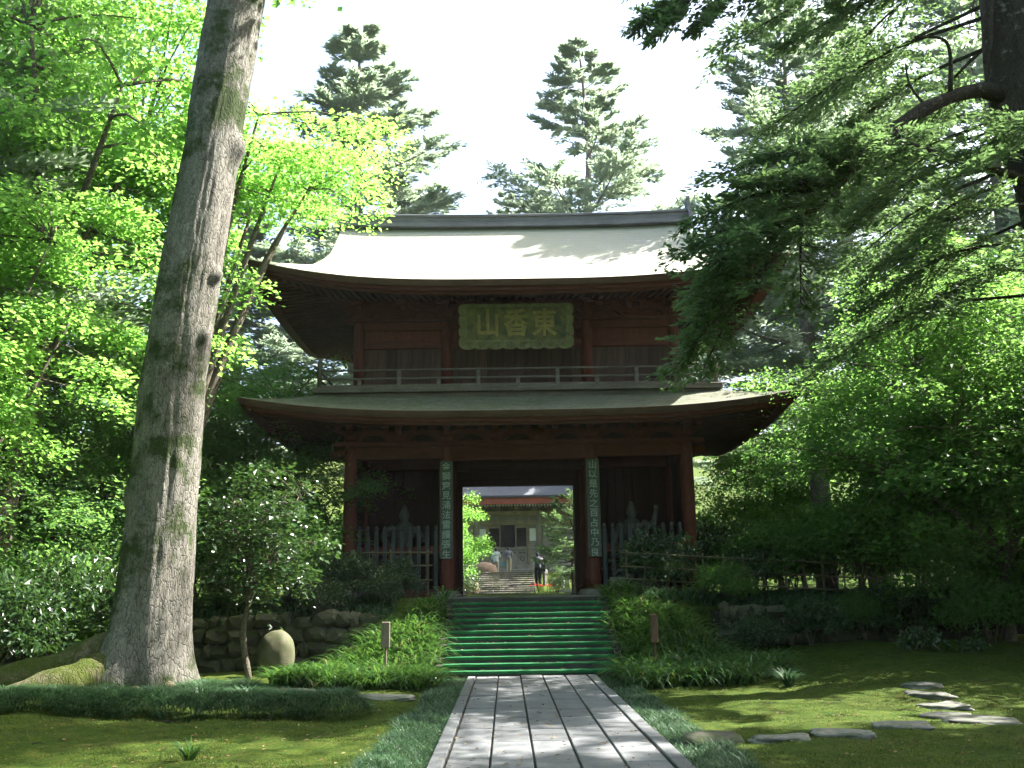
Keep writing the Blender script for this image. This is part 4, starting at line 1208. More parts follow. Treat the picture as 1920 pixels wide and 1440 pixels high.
SKIN = simple('skin', (0.42, 0.27, 0.19), (0.5, 0.33, 0.24), 4, 0.6, (1, 1, 1), 0)
def cloth(name, c): return simple(name, tuple(v * 0.85 for v in c), c, 9, 0.9, (1, 1, 1), 0.2)
HAIR = simple('black_hair', (0.012, 0.011, 0.01), (0.025, 0.022, 0.02), 30, 0.5, (1, 1, 1), 0)
def person(loc, rotz, height, label, top, bottom, topc, botc, armL, armR, head_tilt=0.0, cap=None, shoes=(0.5, 0.48, 0.45)):
    e = empty('person', loc, label, 'person', None, None, (0, 0, rotz)); e.scale = (height / 1.70,) * 3
    hy, hz = 0.10 * head_tilt, -0.04 * head_tilt
    def arm(s, el, wr):
        sh = (s * 0.185, 0, 1.385)
        q = [('t', [sh, el, wr], [0.052, 0.042, 0.028])]
        d = unit(np.array(wr) - np.array(el)); w = np.array(wr)
        q.append(('t', [tuple(w - d * 0.01), tuple(w + d * 0.085)], [0.030, 0.036]))
        for k, (off, ln) in enumerate(((-0.03, 0.06), (-0.01, 0.075), (0.01, 0.078), (0.03, 0.068))):
            b = w + d * 0.075 + np.array([0, off, 0])
            q.append(('t', [tuple(b), tuple(b + d * ln * 0.6 + np.array([-s * 0.008, 0, 0])), tuple(b + d * ln + np.array([-s * 0.022, 0, 0]))], [0.0105, 0.0095, 0.008]))
        b = w + d * 0.02
        q.append(('t', [tuple(b), tuple(b + d * 0.04 + np.array([-s * 0.008, 0.04, 0])), tuple(b + d * 0.07 + np.array([-s * 0.015, 0.05, 0]))], [0.012, 0.011, 0.009]))
        return q
    legs = []
    for s in (-1, 1):
        legs += [('t', [(s * 0.09, 0, 0.92), (s * 0.10, 0.015, 0.50), (s * 0.10, -0.02, 0.09)], [0.092, 0.060, 0.038]), ('t', [(s * 0.10, -0.05, 0.045), (s * 0.105, 0.13, 0.035)], [0.045, 0.035])]
    body = [('b', (0, hy, 1.575 + hz), (0.074, 0.092, 0.118)), ('b', (0, hy + 0.02, 1.51 + hz), (0.058, 0.07, 0.06)), ('b', (0, hy + 0.098, 1.565 + hz), (0.012, 0.02, 0.022)),
            ('b', (-0.076, hy, 1.57 + hz), (0.012, 0.022, 0.032)), ('b', (0.076, hy, 1.57 + hz), (0.012, 0.022, 0.032)),
            ('t', [(0, 0, 1.36), (0, hy * 0.7, 1.50 + hz)], [0.058, 0.052]), ('b', (0, 0, 1.26), (0.165, 0.10, 0.17)), ('b', (0, 0, 1.05), (0.14, 0.095, 0.17)), ('b', (0, -0.01, 0.93), (0.158, 0.11, 0.11))]
    figure_mesh('body', body + arm(-1, *armL) + arm(1, *armR) + legs, 0.011, SKIN, e, 1)
    # hair / cap
    figure_mesh('cap' if cap else 'hair', [('b', (0, hy - 0.018, 1.605 + hz), (0.086, 0.098, 0.108)), ('b', (0, hy - 0.05, 1.55 + hz), (0.07, 0.062, 0.075))] + ([('b', (0, hy + 0.1, 1.60 + hz), (0.06, 0.07, 0.012))] if cap else []), 0.014, cloth('cap_cloth', cap) if cap else HAIR, e, 1)
    # garment
    hem = {'long': 0.80, 'shirt': 0.92, 'vest': 0.90}[top]
    g = [('b', (0, 0, 1.27), (0.195, 0.135, 0.175)), ('b', (0, 0, 1.08), (0.185 if top == 'long' else 0.165, 0.13, 0.2)), ('t', [(0, 0, 1.1), (0, 0, hem)], [0.15, 0.20 if top == 'long' else 0.165]), ('t', [(-0.15, 0, 1.40), (0, 0, 1.42), (0.15, 0, 1.40)], [0.06, 0.07, 0.06])]
    if top != 'vest':
        for s, (el, wr) in ((-1, armL), (1, armR)):
            w2 = tuple(np.array(el) * 0.3 + np.array(wr) * 0.7) if top == 'long' else tuple(np.array(el) * 0.8 + np.array(wr) * 0.2)
            g.append(('t', [(s * 0.185, 0, 1.385), el, w2], [0.075, 0.066, 0.056]))
    figure_mesh('top', g, 0.016, cloth('top_cloth', topc), e, 3)
    if top == 'vest':
        g = []
        for s, (el, wr) in ((-1, armL), (1, armR)):
            g.append(('t', [(s * 0.19, 0, 1.38), el, tuple(np.array(el) * 0.4 + np.array(wr) * 0.6)], [0.07, 0.06, 0.052]))
            figure_mesh('sleeve', g[-1:], 0.014, cloth('sleeve_cloth', (0.4, 0.4, 0.42)), e, 2)
    g = [('b', (0, -0.005, 0.93), (0.17, 0.125, 0.12))]
    for s in (-1, 1):
        if bottom == 'skirt': g.append(('t', [(s * 0.06, 0, 0.92), (s * 0.08, 0.0, 0.62), (s * 0.09, 0, 0.36)], [0.12, 0.13, 0.135]))
        else: g.append(('t', [(s * 0.09, 0, 0.92), (s * 0.10, 0.012, 0.5), (s * 0.10, -0.015, 0.085)], [0.108, 0.085, 0.07]))
    figure_mesh('skirt' if bottom == 'skirt' else 'trousers', g, 0.016, cloth('trouser_cloth', botc), e, 2)
    for s in (-1, 1):
        figure_mesh('shoe', [('t', [(s * 0.10, -0.06, 0.042), (s * 0.105, 0.15, 0.034)], [0.052, 0.042])], 0.014, cloth('shoe_cloth', shoes), e, 1)
    return e
def bag(loc, size, c, label, rotz=0):
    w, d, h = size
    e = empty('handbag', loc, label, 'bag', None, None, (0, 0, rotz))
    bm = bmesh.new(); bmesh.ops.create_cube(bm, size=1.0)
    for v in bm.verts:
        k = 1.0 if v.co.z < 0 else 0.78
        v.co = (v.co.x * w * k, v.co.y * d * (1 if v.co.z < 0 else 0.5), (v.co.z + 0.5) * h)
    bmesh.ops.bevel(bm, geom=bm.edges, offset=min(w, d, h) * 0.18, segments=2, affect='EDGES')
    me = bpy.data.meshes.new('pouch'); bm.to_mesh(me); bm.free(); me.materials.append(cloth('bag_cloth', c))
    o = bpy.data.objects.new('pouch', me); COL.objects.link(o); o.parent = e
    a = np.linspace(0, np.pi, 12)
    me = fast_mesh('strap', *tube(np.stack([np.cos(a) * w * 0.28, np.zeros(12), h * 0.97 + np.sin(a) * h * 0.55], -1), 0.012, 6), True); me.materials.append(cloth('bag_strap', c))
    o = bpy.data.objects.new('strap', me); COL.objects.link(o); o.parent = e
HZ = 2.66
AL = ((-0.25, 0.0, 1.12), (-0.24, 0.05, 0.86)); AR = ((0.25, 0.0, 1.12), (0.24, 0.05, 0.86))
FOLD = ((-0.24, 0.08, 1.13), (-0.10, 0.24, 1.24)); FOLDR = ((0.24, 0.08, 1.13), (0.10, 0.24, 1.24))
person((-0.62, 63.6, HZ), R(-8), 1.58, 'person seen from behind in a loose white top holding a black bag', 'long', 'trousers', (0.78, 0.8, 0.82), (0.62, 0.55, 0.52), AL, FOLDR, 0.3)
bag((-0.86, 63.64, HZ + 0.36), (0.26, 0.12, 0.30), (0.02, 0.02, 0.022), 'black bag held by the person in the white top', R(30))
person((0.14, 63.7, HZ), R(4), 1.66, 'person seen from behind in a grey shirt and pale trousers before the hall doors', 'shirt', 'trousers', (0.24, 0.24, 0.28), (0.55, 0.46, 0.36), ((-0.26, 0.0, 1.14), (-0.27, 0.08, 0.92)), FOLDR, 0.9)
bag((-0.14, 63.8, HZ + 0.46), (0.3, 0.13, 0.26), (0.2, 0.42, 0.6), 'light blue bag hanging from the hand of the person in grey')
person((1.67, 54.0, 1.43 + 0.11 * 4), R(25), 1.72, 'person in dark vest, cap and black trousers standing on the far stairs', 'vest', 'trousers', (0.06, 0.07, 0.10), (0.02, 0.02, 0.025), ((-0.26, 0.0, 1.14), (-0.25, 0.06, 0.90)), ((0.26, 0.02, 1.14), (0.16, 0.22, 1.05)), 0.5, (0.05, 0.05, 0.06), (0.05, 0.05, 0.05))
bag((1.95, 54.05, 1.43 + 0.44 + 0.72), (0.24, 0.14, 0.36), (0.02, 0.02, 0.03), 'black shoulder bag beside the person in the dark vest')

# ------------------------------------------------------------------ far stairs and main hall
st2 = empty('stone_stairs', (-0.08, 52, 1.43), 'weathered far stairs seen through the gate passage', None, None, 'structure')
for n in range(1, 12):
    y0 = 52.0 + (n - 1) * 0.5
    nb = 2
    xs = np.concatenate([[-1.66], np.sort(-1.66 + 3.16 * (np.arange(1, nb) + rng.normal(size=nb - 1) * 0.35) / nb), [1.50]])
    for k in range(nb):
        box2('stone_step', xs[k] + 0.004, xs[k + 1] - 0.004, y0, y0 + 0.62, 1.43 + n * 0.111 - 0.2, 1.43 + n * 0.111 + rng.normal() * 0.004, M['step2'], st2, 0.028)
HX, HY = 0.13, 68.0
hall = empty('temple_hall', (HX, HY, 2.66), 'old grey timber main hall with red fascia seen through the gate', 'temple hall')
box2('platform', HX - 8.4, HX + 8.4, HY - 1.9, HY + 12, 2.4, 2.98, M['plinth'], hall, 0.03)
hc = fast_mesh('column', *lathe([(0.0, 0), (0.2, 0), (0.2, 3.7), (0.18, 3.9), (0, 3.9)], 14), smooth=True); hc.materials.append(M['wood_hallgrey'])
for x in (-7.6, -4.8, -2.05, 2.05, 4.8, 7.6):
    link('column', hc, None, hall, (HX + x, HY, 2.98))
    for y in (4, 8, 11.5): link('column', hc, None, hall, (HX + x, HY + y, 2.98)) if abs(x) > 7 else None
box2('tie_beam', HX - 7.9, HX + 7.9, HY - 0.10, HY + 0.10, 5.92, 6.2, M['wood_hall'], hall)
box2('tie_beam', HX - 8.0, HX + 8.0, HY - 0.16, HY + 0.14, 6.56, 6.84, M['wood_hall'], hall)
box2('transom', HX - 7.7, HX + 7.7, HY + 0.02, HY + 0.07, 6.2, 6.56, M['wood_hallgrey'], hall)
for k in range(14):
    x = -7.6 + 15.2 * k / 13
    link('bracket', brm, None, hall, (HX + x, HY - 0.05, 6.842)).scale = (1.1, 1.1, 0.7)
hb = brm.copy(); hb.materials.clear(); hb.materials.append(M['wood_hall'])
for o in hall.children:
    if o.name.startswith('bracket'): o.data = hb
# grey lower panels, posts, shutters, black doorway fill and notices in the middle bay
box2('sill_beam', HX - 7.8, HX + 7.8, HY - 0.12, HY + 0.10, 2.985, 3.28, M['wood_hallgrey'], hall)
box2('waist_rail', HX - 7.8, HX + 7.8, HY - 0.08, HY + 0.08, 4.34, 4.44, M['wood_hallgrey'], hall)
for k in range(24):
    x0 = -7.6 + 15.2 * k / 24
    p = box2('wall_panel', HX + x0 + 0.01, HX + x0 + 15.2 / 24 - 0.01, HY + 0.0, HY + 0.05, 3.28, 4.34, M['wood_hallgrey'], hall)
for x in (-0.95, -0.32, 0.32, 0.95):
    for q in (-0.12, 0.12):
        box('cloud_hole_shade', (HX + x + q, HY - 0.004, 4.10), (0.16, 0.03, 0.06), M['black'], hall, None, 0.01)  # black blocks stand in for the shade inside the carved holes
    me = fast_mesh('crest', *tube(np.stack([np.cos(np.linspace(0, 6.283, 20)) * 0.13, np.zeros(20), np.sin(np.linspace(0, 6.283, 20)) * 0.13], -1), 0.02, 5), True); me.materials.append(M['wood_dark'])
    if x in (-0.95, 0.95): link('carved_crest', me, None, hall, (HX + x, HY - 0.02, 3.72))
box2('opening_shade', HX - 0.45, HX + 0.45, HY + 0.06, HY + 0.12, 4.44, 5.92, M['black'], hall)  # solid black panel painted as the darkness inside the doorway
for s in (-1, 1):
    xa, xb = sorted((s * 0.50, s * 1.30))
    box2('shutter_back', HX + xa, HX + xb, HY + 0.05, HY + 0.07, 4.46, 5.90, M['black'], hall)
    for x in (xa, xb - 0.07): box2('shutter_frame', HX + x, HX + x + 0.07, HY - 0.02, HY + 0.04, 4.445, 5.915, M['wood_hall'], hall)
    for z in (4.445, 5.72): box2('shutter_frame', HX + xa + 0.07, HX + xb - 0.07, HY - 0.015, HY + 0.04, z, z + (0.05 if z < 5 else 0.19), M['wood_hall'], hall)
    for k in range(1, 4): box2('lattice_bar', HX + xa + 0.07 + (xb - xa - 0.14) * k / 4 - 0.012, HX + xa + 0.07 + (xb - xa - 0.14) * k / 4 + 0.012, HY + 0.0, HY + 0.03, 4.49, 5.72, M['wood_dark'], hall)
    for k in range(1, 6): box2('lattice_bar', HX + xa + 0.07, HX + xb - 0.07, HY + 0.002, HY + 0.032, 4.49 + 1.23 * k / 6 - 0.012, 4.49 + 1.23 * k / 6 + 0.012, M['wood_dark'], hall)
    box2('door_post', HX + s * 1.38 - 0.07, HX + s * 1.38 + 0.07, HY - 0.06, HY + 0.06, 3.28, 5.92, M['wood_hall'], hall)
    box2('plank_wall', HX + min(s * 1.45, s * 2.0), HX + max(s * 1.45, s * 2.0), HY + 0.02, HY + 0.06, 4.44, 5.92, M['wood_hallgrey'], hall)
    for k in range(9):
        xq = s * (2.3 + 5.2 * k / 9)
        box2('wall_plank', HX + min(xq, xq + s * 0.56), HX + max(xq, xq + s * 0.56), HY + 0.02, HY + 0.06, 4.44, 5.92, M['wood_hallgrey'], hall)
    nb_ = box2('notice_board', HX + s * 1.70 - 0.26, HX + s * 1.70 + 0.26, HY - 0.05, HY - 0.01, 4.86, 5.68, M['paper'])
    tag(nb_, 'white notice board on the far hall %s of its dark doorway' % ('right' if s > 0 else 'left'), 'notice board')
for a in ((HX - 7.7, HX - 7.6, HY + 0.2, HY + 11.6), (HX + 7.6, HX + 7.7, HY + 0.2, HY + 11.6), (HX - 7.5, HX + 7.5, HY + 11.5, HY + 11.6)):
    box2('side_wall', a[0], a[1], a[2], a[3], 2.99, 6.9, M['wood_hallgrey'], hall)
# rafters with white painted ends, fascia and roof
m = MB(); mw = MB()
for k in range(96):
    x = HX - 9.3 + 18.6 * (k + 0.5) / 96
    m.add([(x - 0.05, HY - 2.0, 7.02), (x + 0.05, HY - 2.0, 7.02), (x + 0.05, HY - 2.0, 7.12), (x - 0.05, HY - 2.0, 7.12), (x - 0.05, HY, 7.30), (x + 0.05, HY, 7.30), (x + 0.05, HY, 7.40), (x - 0.05, HY, 7.40)], [(0, 1, 5, 4), (1, 2, 6, 5), (2, 3, 7, 6), (3, 0, 4, 7), (3, 2, 1, 0)])
    mw.box(x - 0.045, x + 0.045, HY - 2.008, HY - 2.002, 7.025, 7.115)
m.obj('rafters', M['wood_hall'], hall)['kind'] = 'stuff'
mw.obj('rafter_ends', M['white_paint'], hall)['kind'] = 'stuff'
box2('eave_soffit', HX - 9.6, HX + 9.6, HY - 2.0, HY + 13.5, 7.42, 7.48, M['wood_hall'], hall)
box2('fascia', HX - 9.7, HX + 9.7, HY - 2.14, HY - 2.02, 7.125, 7.56, M['fascia_red'], hall)
nu, nv = 33, 14
u = np.linspace(-1, 1, nu); d = np.linspace(0, 1, nv)
U, D = np.meshgrid(u, d, indexing='ij')
for s in (-1, 1):
    X = U * (9.9 - 3.6 * D); Y = s * (8.0 * (1 - D)); Z = 7.58 + 5.6 * (0.5 * D + 0.5 * D * D) + 0.5 * np.abs(U) ** 3.5 * (1 - D) ** 2
    wmesh('roof_slope', np.stack([HX + X, HY + 5.75 + Y, Z], -1).reshape(-1, 3), grid_faces(nu, nv), M['roof_hall'], hall, True)
    X = s * (9.9 - 3.6 * D); Y = U * 8.0 * (1 - D)
    Z = 7.58 + 5.6 * (0.5 * D + 0.5 * D * D) + 0.5 * np.abs(U) ** 3.5 * (1 - D) ** 2
    wmesh('roof_slope', np.stack([HX + X, HY + 5.75 + Y, Z], -1).reshape(-1, 3), grid_faces(nu, nv), M['roof_hall'], hall, True)
box2('roof_edge', HX - 9.8, HX + 9.8, HY - 2.22, HY - 2.03, 7.563, 7.70, M['roof_hall'], hall)
box2('ridge', HX - 6.5, HX + 6.5, HY + 5.5, HY + 6.0, 13.0, 13.7, M['ridge'], hall)

def lantern(loc, label):
    e = empty('stone_lantern', loc, label, 'stone lantern')
    V, F = lathe([(0, 0), (0.34, 0), (0.34, 0.1), (0.24, 0.18), (0.15, 0.22), (0.12, 0.7), (0.15, 0.9), (0.27, 0.98), (0.27, 1.05), (0, 1.05)], 12)
    for nm, pr in (('shaft', [(0, 0), (0.34, 0), (0.34, 0.1), (0.24, 0.18), (0.17, 0.22), (0.13, 0.62), (0.17, 0.86), (0, 0.86)]), ('platform', [(0, 0.862), (0.18, 0.862), (0.29, 0.94), (0.29, 1.0), (0, 1.0)]),
                   ('fire_box', [(0, 1.002), (0.19, 1.002), (0.19, 1.28), (0, 1.28)]), ('cap', [(0, 1.282), (0.40, 1.30), (0.41, 1.36), (0.22, 1.50), (0.08, 1.56), (0, 1.56)]), ('finial', [(0, 1.562), (0.05, 1.57), (0.10, 1.65), (0.05, 1.74), (0, 1.80)])):
        me = fast_mesh(nm, *lathe(pr, 6 if nm in ('fire_box', 'cap', 'platform') else 14)); me.materials.append(M['flag'])
        o = bpy.data.objects.new(nm, me); COL.objects.link(o); o.parent = e
    return e
lantern((2.90, 50.0, 1.42), 'pale stone lantern on the right beyond the gate passage')
e = empty('stone_post', (2.02, 54.2, 1.85), 'short pale stone post beside the far stairs', 'stone post')
for nm, pr in (('shaft', [(0, 0), (0.10, 0), (0.12, 0.62), (0, 0.62)]), ('cap', [(0, 0.622), (0.16, 0.622), (0.16, 0.78), (0.06, 0.86), (0, 0.86)])):
    me = fast_mesh(nm, *lathe(pr, 4)); me.materials.append(M['flag']); o = bpy.data.objects.new(nm, me); COL.objects.link(o); o.parent = e
def rock(name, loc, scale, seed, mat, label, cat, group=None, rot=0.0, boxy=2.4, rough=0.3, sub=3):
    o = link(name, stone_mesh(name, seed, mat, sub, rough, boxy), None, None, loc, (0, 0, rot)); o.scale = scale
    return tag(o, label, cat, group)
M['rock_red'] = mk_slab('reddish_rock', (0.3, 0.2, 0.14), (0.45, 0.32, 0.24), 0.1)
rock('rock', (-1.25, 59.0, 2.75), (0.75, 0.5, 0.55), 3, M['rock_red'], 'reddish rock left of the far stairs', 'rock')
rock('rock', (-1.95, 52.6, 1.75), (0.6, 0.5, 0.5), 8, M['rock_red'], 'reddish rock under the bright foliage beyond the passage', 'rock')
# red flowers beyond the passage
def flowers(loc, n, label, g):
    e = empty('flower_clump', loc, label, 'flowers')
    st = MB(); fl = MB()
    for k in range(n):
        p = np.array([g.normal() * 0.22, g.normal() * 0.15, 0.0]); t = p + np.array([g.normal() * 0.04, g.normal() * 0.04, 0.34 + g.random() * 0.12])
        st.tube(np.stack([p, t]), [0.008, 0.006], 4)
        a = g.random(10) * 6.28
        D = np.stack([np.cos(a), np.sin(a), 0.3 + 0.4 * g.random(10)], -1)
        fl.add(*kites(np.repeat(t[None], 10, 0), D, np.tile([0, 0, 1.0], (10, 1)) + 0.2 * g.normal(size=(10, 3)), np.full(10, 0.11), np.full(10, 0.03), g.random(10)))
    for nm, b, mt in (('stems', st, M['grass_lily']), ('petals', fl, leaf_mat('red_petal', [(0, (0.55, 0.04, 0.03)), (1, (0.7, 0.12, 0.08))], 0.3, (0.8, 0.1, 0.06)))):
        me = b.mesh(nm); me.materials.append(mt); o = bpy.data.objects.new(nm, me); COL.objects.link(o); o.parent = e; o['kind'] = 'stuff'
flowers((1.62, 47.5, 1.42), 16, 'red spider lilies right of the foot of the far stairs', np.random.default_rng(4))
flowers((-1.75, 49.5, 1.42), 12, 'pinkish red flowers left of the foot of the far stairs', np.random.default_rng(5))

# ------------------------------------------------------------------ bamboo fences, sign posts, small fittings
def bamboo_fence(label, x0, x1, y, zt0, zt1, nv, nrail, gap, zdown, g):
    e = empty('bamboo_fence', ((x0 + x1) / 2, y, 1.3), label, 'bamboo fence')
    def pole(a, b, r):
        P = np.linspace(a, b, 9); rad = r * (1 + 0.12 * (np.arange(9) % 2 == 0)) 
        V, F = tube(P, rad, 7); wmesh('pole', V, F, M['bamboo'], e, True)
    for k in range(nrail):
        dz = -gap * k
        pole((x0 - 0.12, y - 0.025, zt0 + dz + g.normal() * 0.01), (x1 + 0.12, y - 0.02, zt1 + dz + g.normal() * 0.01), 0.017)
    for k in range(nv):
        t = k / (nv - 1)
        x = x0 + (x1 - x0) * t + g.normal() * 0.02
        zt = zt0 + (zt1 - zt0) * t
        pole((x, y + 0.02, zt - zdown), (x + g.normal() * 0.015, y + 0.02, zt + 0.05 + 0.05 * g.random()), 0.021 if k % 2 else 0.027)
bamboo_fence('low bamboo lattice fence left of the stairs before the statue bay', -6.2, -1.85, 24.15, 2.52, 2.48, 11, 3, 0.31, 1.15, np.random.default_rng(21))
bamboo_fence('low bamboo lattice fence right of the stairs running under the maples', 2.76, 11.5, 23.85, 2.42, 1.85, 20, 3, 0.31, 1.15, np.random.default_rng(22))
def sign_post(x, y, z0, top, w, bh, mat, label):
    e = empty('sign_post', (x, y, z0), label, 'sign post')
    box('stake', (x, y, z0 + (top - bh) / 2 - 0.1), (0.045, 0.04, top - bh + 0.25), mat, e)
    box('board', (x, y - 0.022, z0 + top - bh / 2), (w, 0.05, bh), mat, e)
sign_post(-2.18, 18.75, 0.0, 1.06, 0.155, 0.46, M['post_pale'], 'pale wooden sign stake among the grass left of the stairs')
sign_post(2.64, 18.7, 0.0, 1.12, 0.13, 0.50, M['post_brown'], 'reddish brown sign stake among the grass right of the stairs')
e = box2('stone_slab', 2.44, 2.82, 24.3, 24.42, 1.40, 1.86, M['flag'])
tag(e, 'small upright grey stone slab by the right passage column', 'stone slab')
# pole frame with the red extinguisher
e = empty('pole_frame', (-8.9, 20.1, 0), 'dark wooden pole frame in the shade left of the big tree', 'pole frame')
for a, b in (((-8.8, 20.1, -0.1), (-8.82, 20.1, 1.2)), ((-9.25, 20.1, -0.1), (-9.22, 20.1, 1.1)), ((-9.35, 20.06, 0.98), (-8.45, 20.06, 1.0))):
    V, F = tube(np.linspace(a, b, 5), 0.035, 7); wmesh('pole', V, F, M['post_brown'], e, True)
e = empty('fire_extinguisher', (-8.58, 20.0, 0.50), 'red extinguisher hanging in the shade left of the big tree', 'extinguisher')
for nm, pr, mt in (('cylinder', [(0, 0), (0.065, 0.0), (0.07, 0.02), (0.07, 0.30), (0.045, 0.37), (0, 0.37)], M['red_metal']), ('valve', [(0, 0.372), (0.02, 0.372), (0.02, 0.42), (0.035, 0.43), (0.035, 0.45), (0, 0.45)], M['black']), ('hook', [(0.004, 0.452), (0.006, 0.46), (0.006, 0.53), (0.004, 0.54)], M['black'])):
    me = fast_mesh(nm, *lathe(pr, 14), smooth=True); me.materials.append(mt); o = bpy.data.objects.new(nm, me); COL.objects.link(o); o.parent = e
# rope hanging below the upper eave
rp = [np.array([5.22, 23.9, 8.62]), np.array([5.12, 23.7, 8.0]), np.array([5.02, 23.75, 7.35])]
m = MB(); m.tube(curve_pts(rp, 12), 0.012, 6); m.tube(curve_pts([p + np.array([0.09, 0.02, -0.01]) for p in rp], 12), 0.010, 6)
tag(m.obj('rope', M['rope'], None, True), 'pale double rope hanging under the right upper eave', 'rope')

# ------------------------------------------------------------------ rocks and stepping stones
rock('boulder', (-4.62, 20.9, 0.38), (0.38, 0.28, 0.50), 4, M['boulder'], 'rounded mossy boulder standing before the left retaining wall', 'boulder', None, 0.3, 2.1, 0.13, 4)
rock('mossy_rock', (2.06, 10.75, 0.02), (0.30, 0.2, 0.12), 6, M['stone'], 'low mossy rock at the right edge of the path', 'rock', None, 0.2, 2.6, 0.25, 4)
SS = [(2.78, 10.85, 0.29, 0.17, 'flat grey stepping stone nearest the mossy rock by the path'), (3.52, 11.15, 0.28, 0.17, 'second flat stepping stone from the path on the right lawn'),
      (4.28, 11.55, 0.28, 0.18, 'third flat stepping stone from the path on the right lawn'), (5.40, 12.1, 0.38, 0.25, 'largest flat stepping stone at the right end of the row'),
      (5.45, 13.1, 0.30, 0.17, 'stepping stone just behind the largest stepping stone'), (5.75, 13.9, 0.30, 0.18, 'stepping stone in the middle of the line receding on the right'),
      (5.9, 14.8, 0.30, 0.2, 'next to last visible stepping stone receding on the right lawn'), (6.2, 15.8, 0.28, 0.2, 'farthest stepping stone receding on the right lawn')]
for k, (x, y, a, b, lb) in enumerate(SS):
    rock('stepping_stone', (x, y, float(ground_h(x, y)) - 0.008), (a, b, 0.065), 30 + k, M['flag'], lb, 'stepping stone', 'stepping stones on the right lawn', rng.normal() * 0.25, 6.0, 0.45, 4)
LS = [(-1.85, 15.9, 0.42, 0.22, 'flat stone at the right end of the mounded grass on the left lawn'), (-3.6, 16.6, 0.5, 0.2, 'flat stone behind the mounded grass, middle of three'), (-4.55, 17.4, 0.4, 0.22, 'flat stone nearest the big tree on the left lawn')]
for k, (x, y, a, b, lb) in enumerate(LS):
    rock('flat_stone', (x, y, float(ground_h(x, y)) + 0.01), (a, b, 0.06), 50 + k, M['flag'], lb, 'flat stone', 'flat stones on the left lawn', rng.normal() * 0.3, 6.0, 0.45, 4)

# ------------------------------------------------------------------ the big leaning tree on the left
G = np.random.default_rng(101)
big = empty('large_tree', (-5.68, 16.5, 0.0), 'huge leaning tree with grey bark in the left foreground', 'tree')
nz_, nt_ = 230, 150
zz = np.concatenate([np.linspace(-0.15, 2.2, 70), np.linspace(2.25, 13.0, 140), np.linspace(13.3, 22, 20)])
th = np.linspace(0, 2 * np.pi, nt_, endpoint=False)
ZZ, TH = np.meshgrid(zz, th, indexing='ij')
cxl = np.interp(zz, [0, 5.06, 12.4, 22], [-5.66, -5.52, -4.86, -4.0]); cyl = np.interp(zz, [0, 5.06, 12.4, 22], [16.5, 16.6, 17.0, 17.4])
r0 = np.interp(zz, [-0.2, 0.9, 2.6, 5, 9.9, 12.4, 22], [0.63, 0.575, 0.54, 0.515, 0.475, 0.50, 0.25])[:, None]
lobes = 0.55 + 0.35 * np.cos(3 * TH + 0.5) + 0.30 * np.cos(5 * TH - 1.0) + 0.35 * np.cos(TH - 3.5)
fl = 0.50 * np.exp(-np.clip(ZZ, 0, None) / 0.55) * np.clip(lobes, 0.05, 2)
q = np.stack([np.cos(TH) * 2.2, np.sin(TH) * 2.2, ZZ * 0.9], -1)
rr = r0 + fl + 0.05 * fbm(q * 0.6, 3, 41) + 0.028 * fbm(np.stack([q[..., 0] * 3.0, q[..., 1] * 3.0, ZZ * 0.9], -1), 4, 42) + 0.02 * np.abs(fbm(np.stack([q[..., 0] * 7, q[..., 1] * 7, ZZ * 2.2], -1), 3, 44))
for bz, bt, amp, w in ((9.3, -0.15, 0.16, 0.28), (6.9, -0.35, 0.13, 0.17), (5.8, -0.5, 0.10, 0.12), (3.2, 3.6, 0.06, 0.3), (7.9, 2.6, 0.06, 0.25)):
    dd = ((ZZ - bz) ** 2 + ((np.angle(np.exp(1j * (TH - bt)))) * 0.62) ** 2) / w ** 2
    rr = rr + amp * np.exp(-dd * 1.4)
V = np.stack([cxl[:, None] + np.cos(TH) * rr, cyl[:, None] + np.sin(TH) * rr, ZZ], -1).reshape(-1, 3)
n_ = len(zz)
i = np.arange(n_ - 1)[:, None] * nt_; j = np.arange(nt_)[None, :]; j2 = (j + 1) % nt_
wmesh('trunk', V, np.stack([i + j, i + j2, i + nt_ + j2, i + nt_ + j], -1).reshape(-1, 4), M['bark_big'], big, True)
ROOTS = [([(-5.75, 16.5, 1.25), (-6.3, 16.4, 0.78), (-7.0, 16.1, 0.42), (-7.9, 15.7, 0.24), (-8.8, 15.4, 0.06), (-9.6, 15.2, -0.15)], [0.12, 0.28, 0.31, 0.25, 0.17, 0.08]),
         ([(-5.8, 16.4, 0.95), (-6.25, 15.85, 0.46), (-6.75, 15.4, 0.24), (-7.3, 15.0, 0.06), (-7.9, 14.8, -0.15)], [0.10, 0.25, 0.26, 0.2, 0.1]),
         ([(-5.65, 16.2, 0.40), (-5.62, 15.75, 0.14), (-5.85, 15.3, 0.04), (-6.2, 14.9, -0.06), (-6.5, 14.7, -0.15)], [0.10, 0.13, 0.11, 0.09, 0.05]),
         ([(-5.4, 16.25, 0.35), (-4.95, 15.8, 0.10), (-4.55, 15.5, 0.02), (-4.2, 15.3, -0.06), (-4.0, 15.2, -0.14)], [0.10, 0.12, 0.10, 0.07, 0.04]),
         ([(-5.4, 16.5, 0.45), (-4.75, 16.45, 0.12), (-4.3, 16.5, 0.02), (-3.9, 16.4, -0.08)], [0.10, 0.12, 0.09, 0.05])]
for pts, rad in ROOTS:
    P = curve_pts(pts, 30); rd = np.interp(np.linspace(0, 1, 30), np.linspace(0, 1, len(rad)), rad)
    V, F = tube(P, rd, 16)
    V = V + unit(V - np.repeat(np.vstack([P]), 1, 0)[np.minimum(np.arange(len(V)) // 16, 29)]) * (0.09 * fbm(V * 3.0, 4, 61))[:, None]
    wmesh('root', V, F, M['bark_root'], big, True)
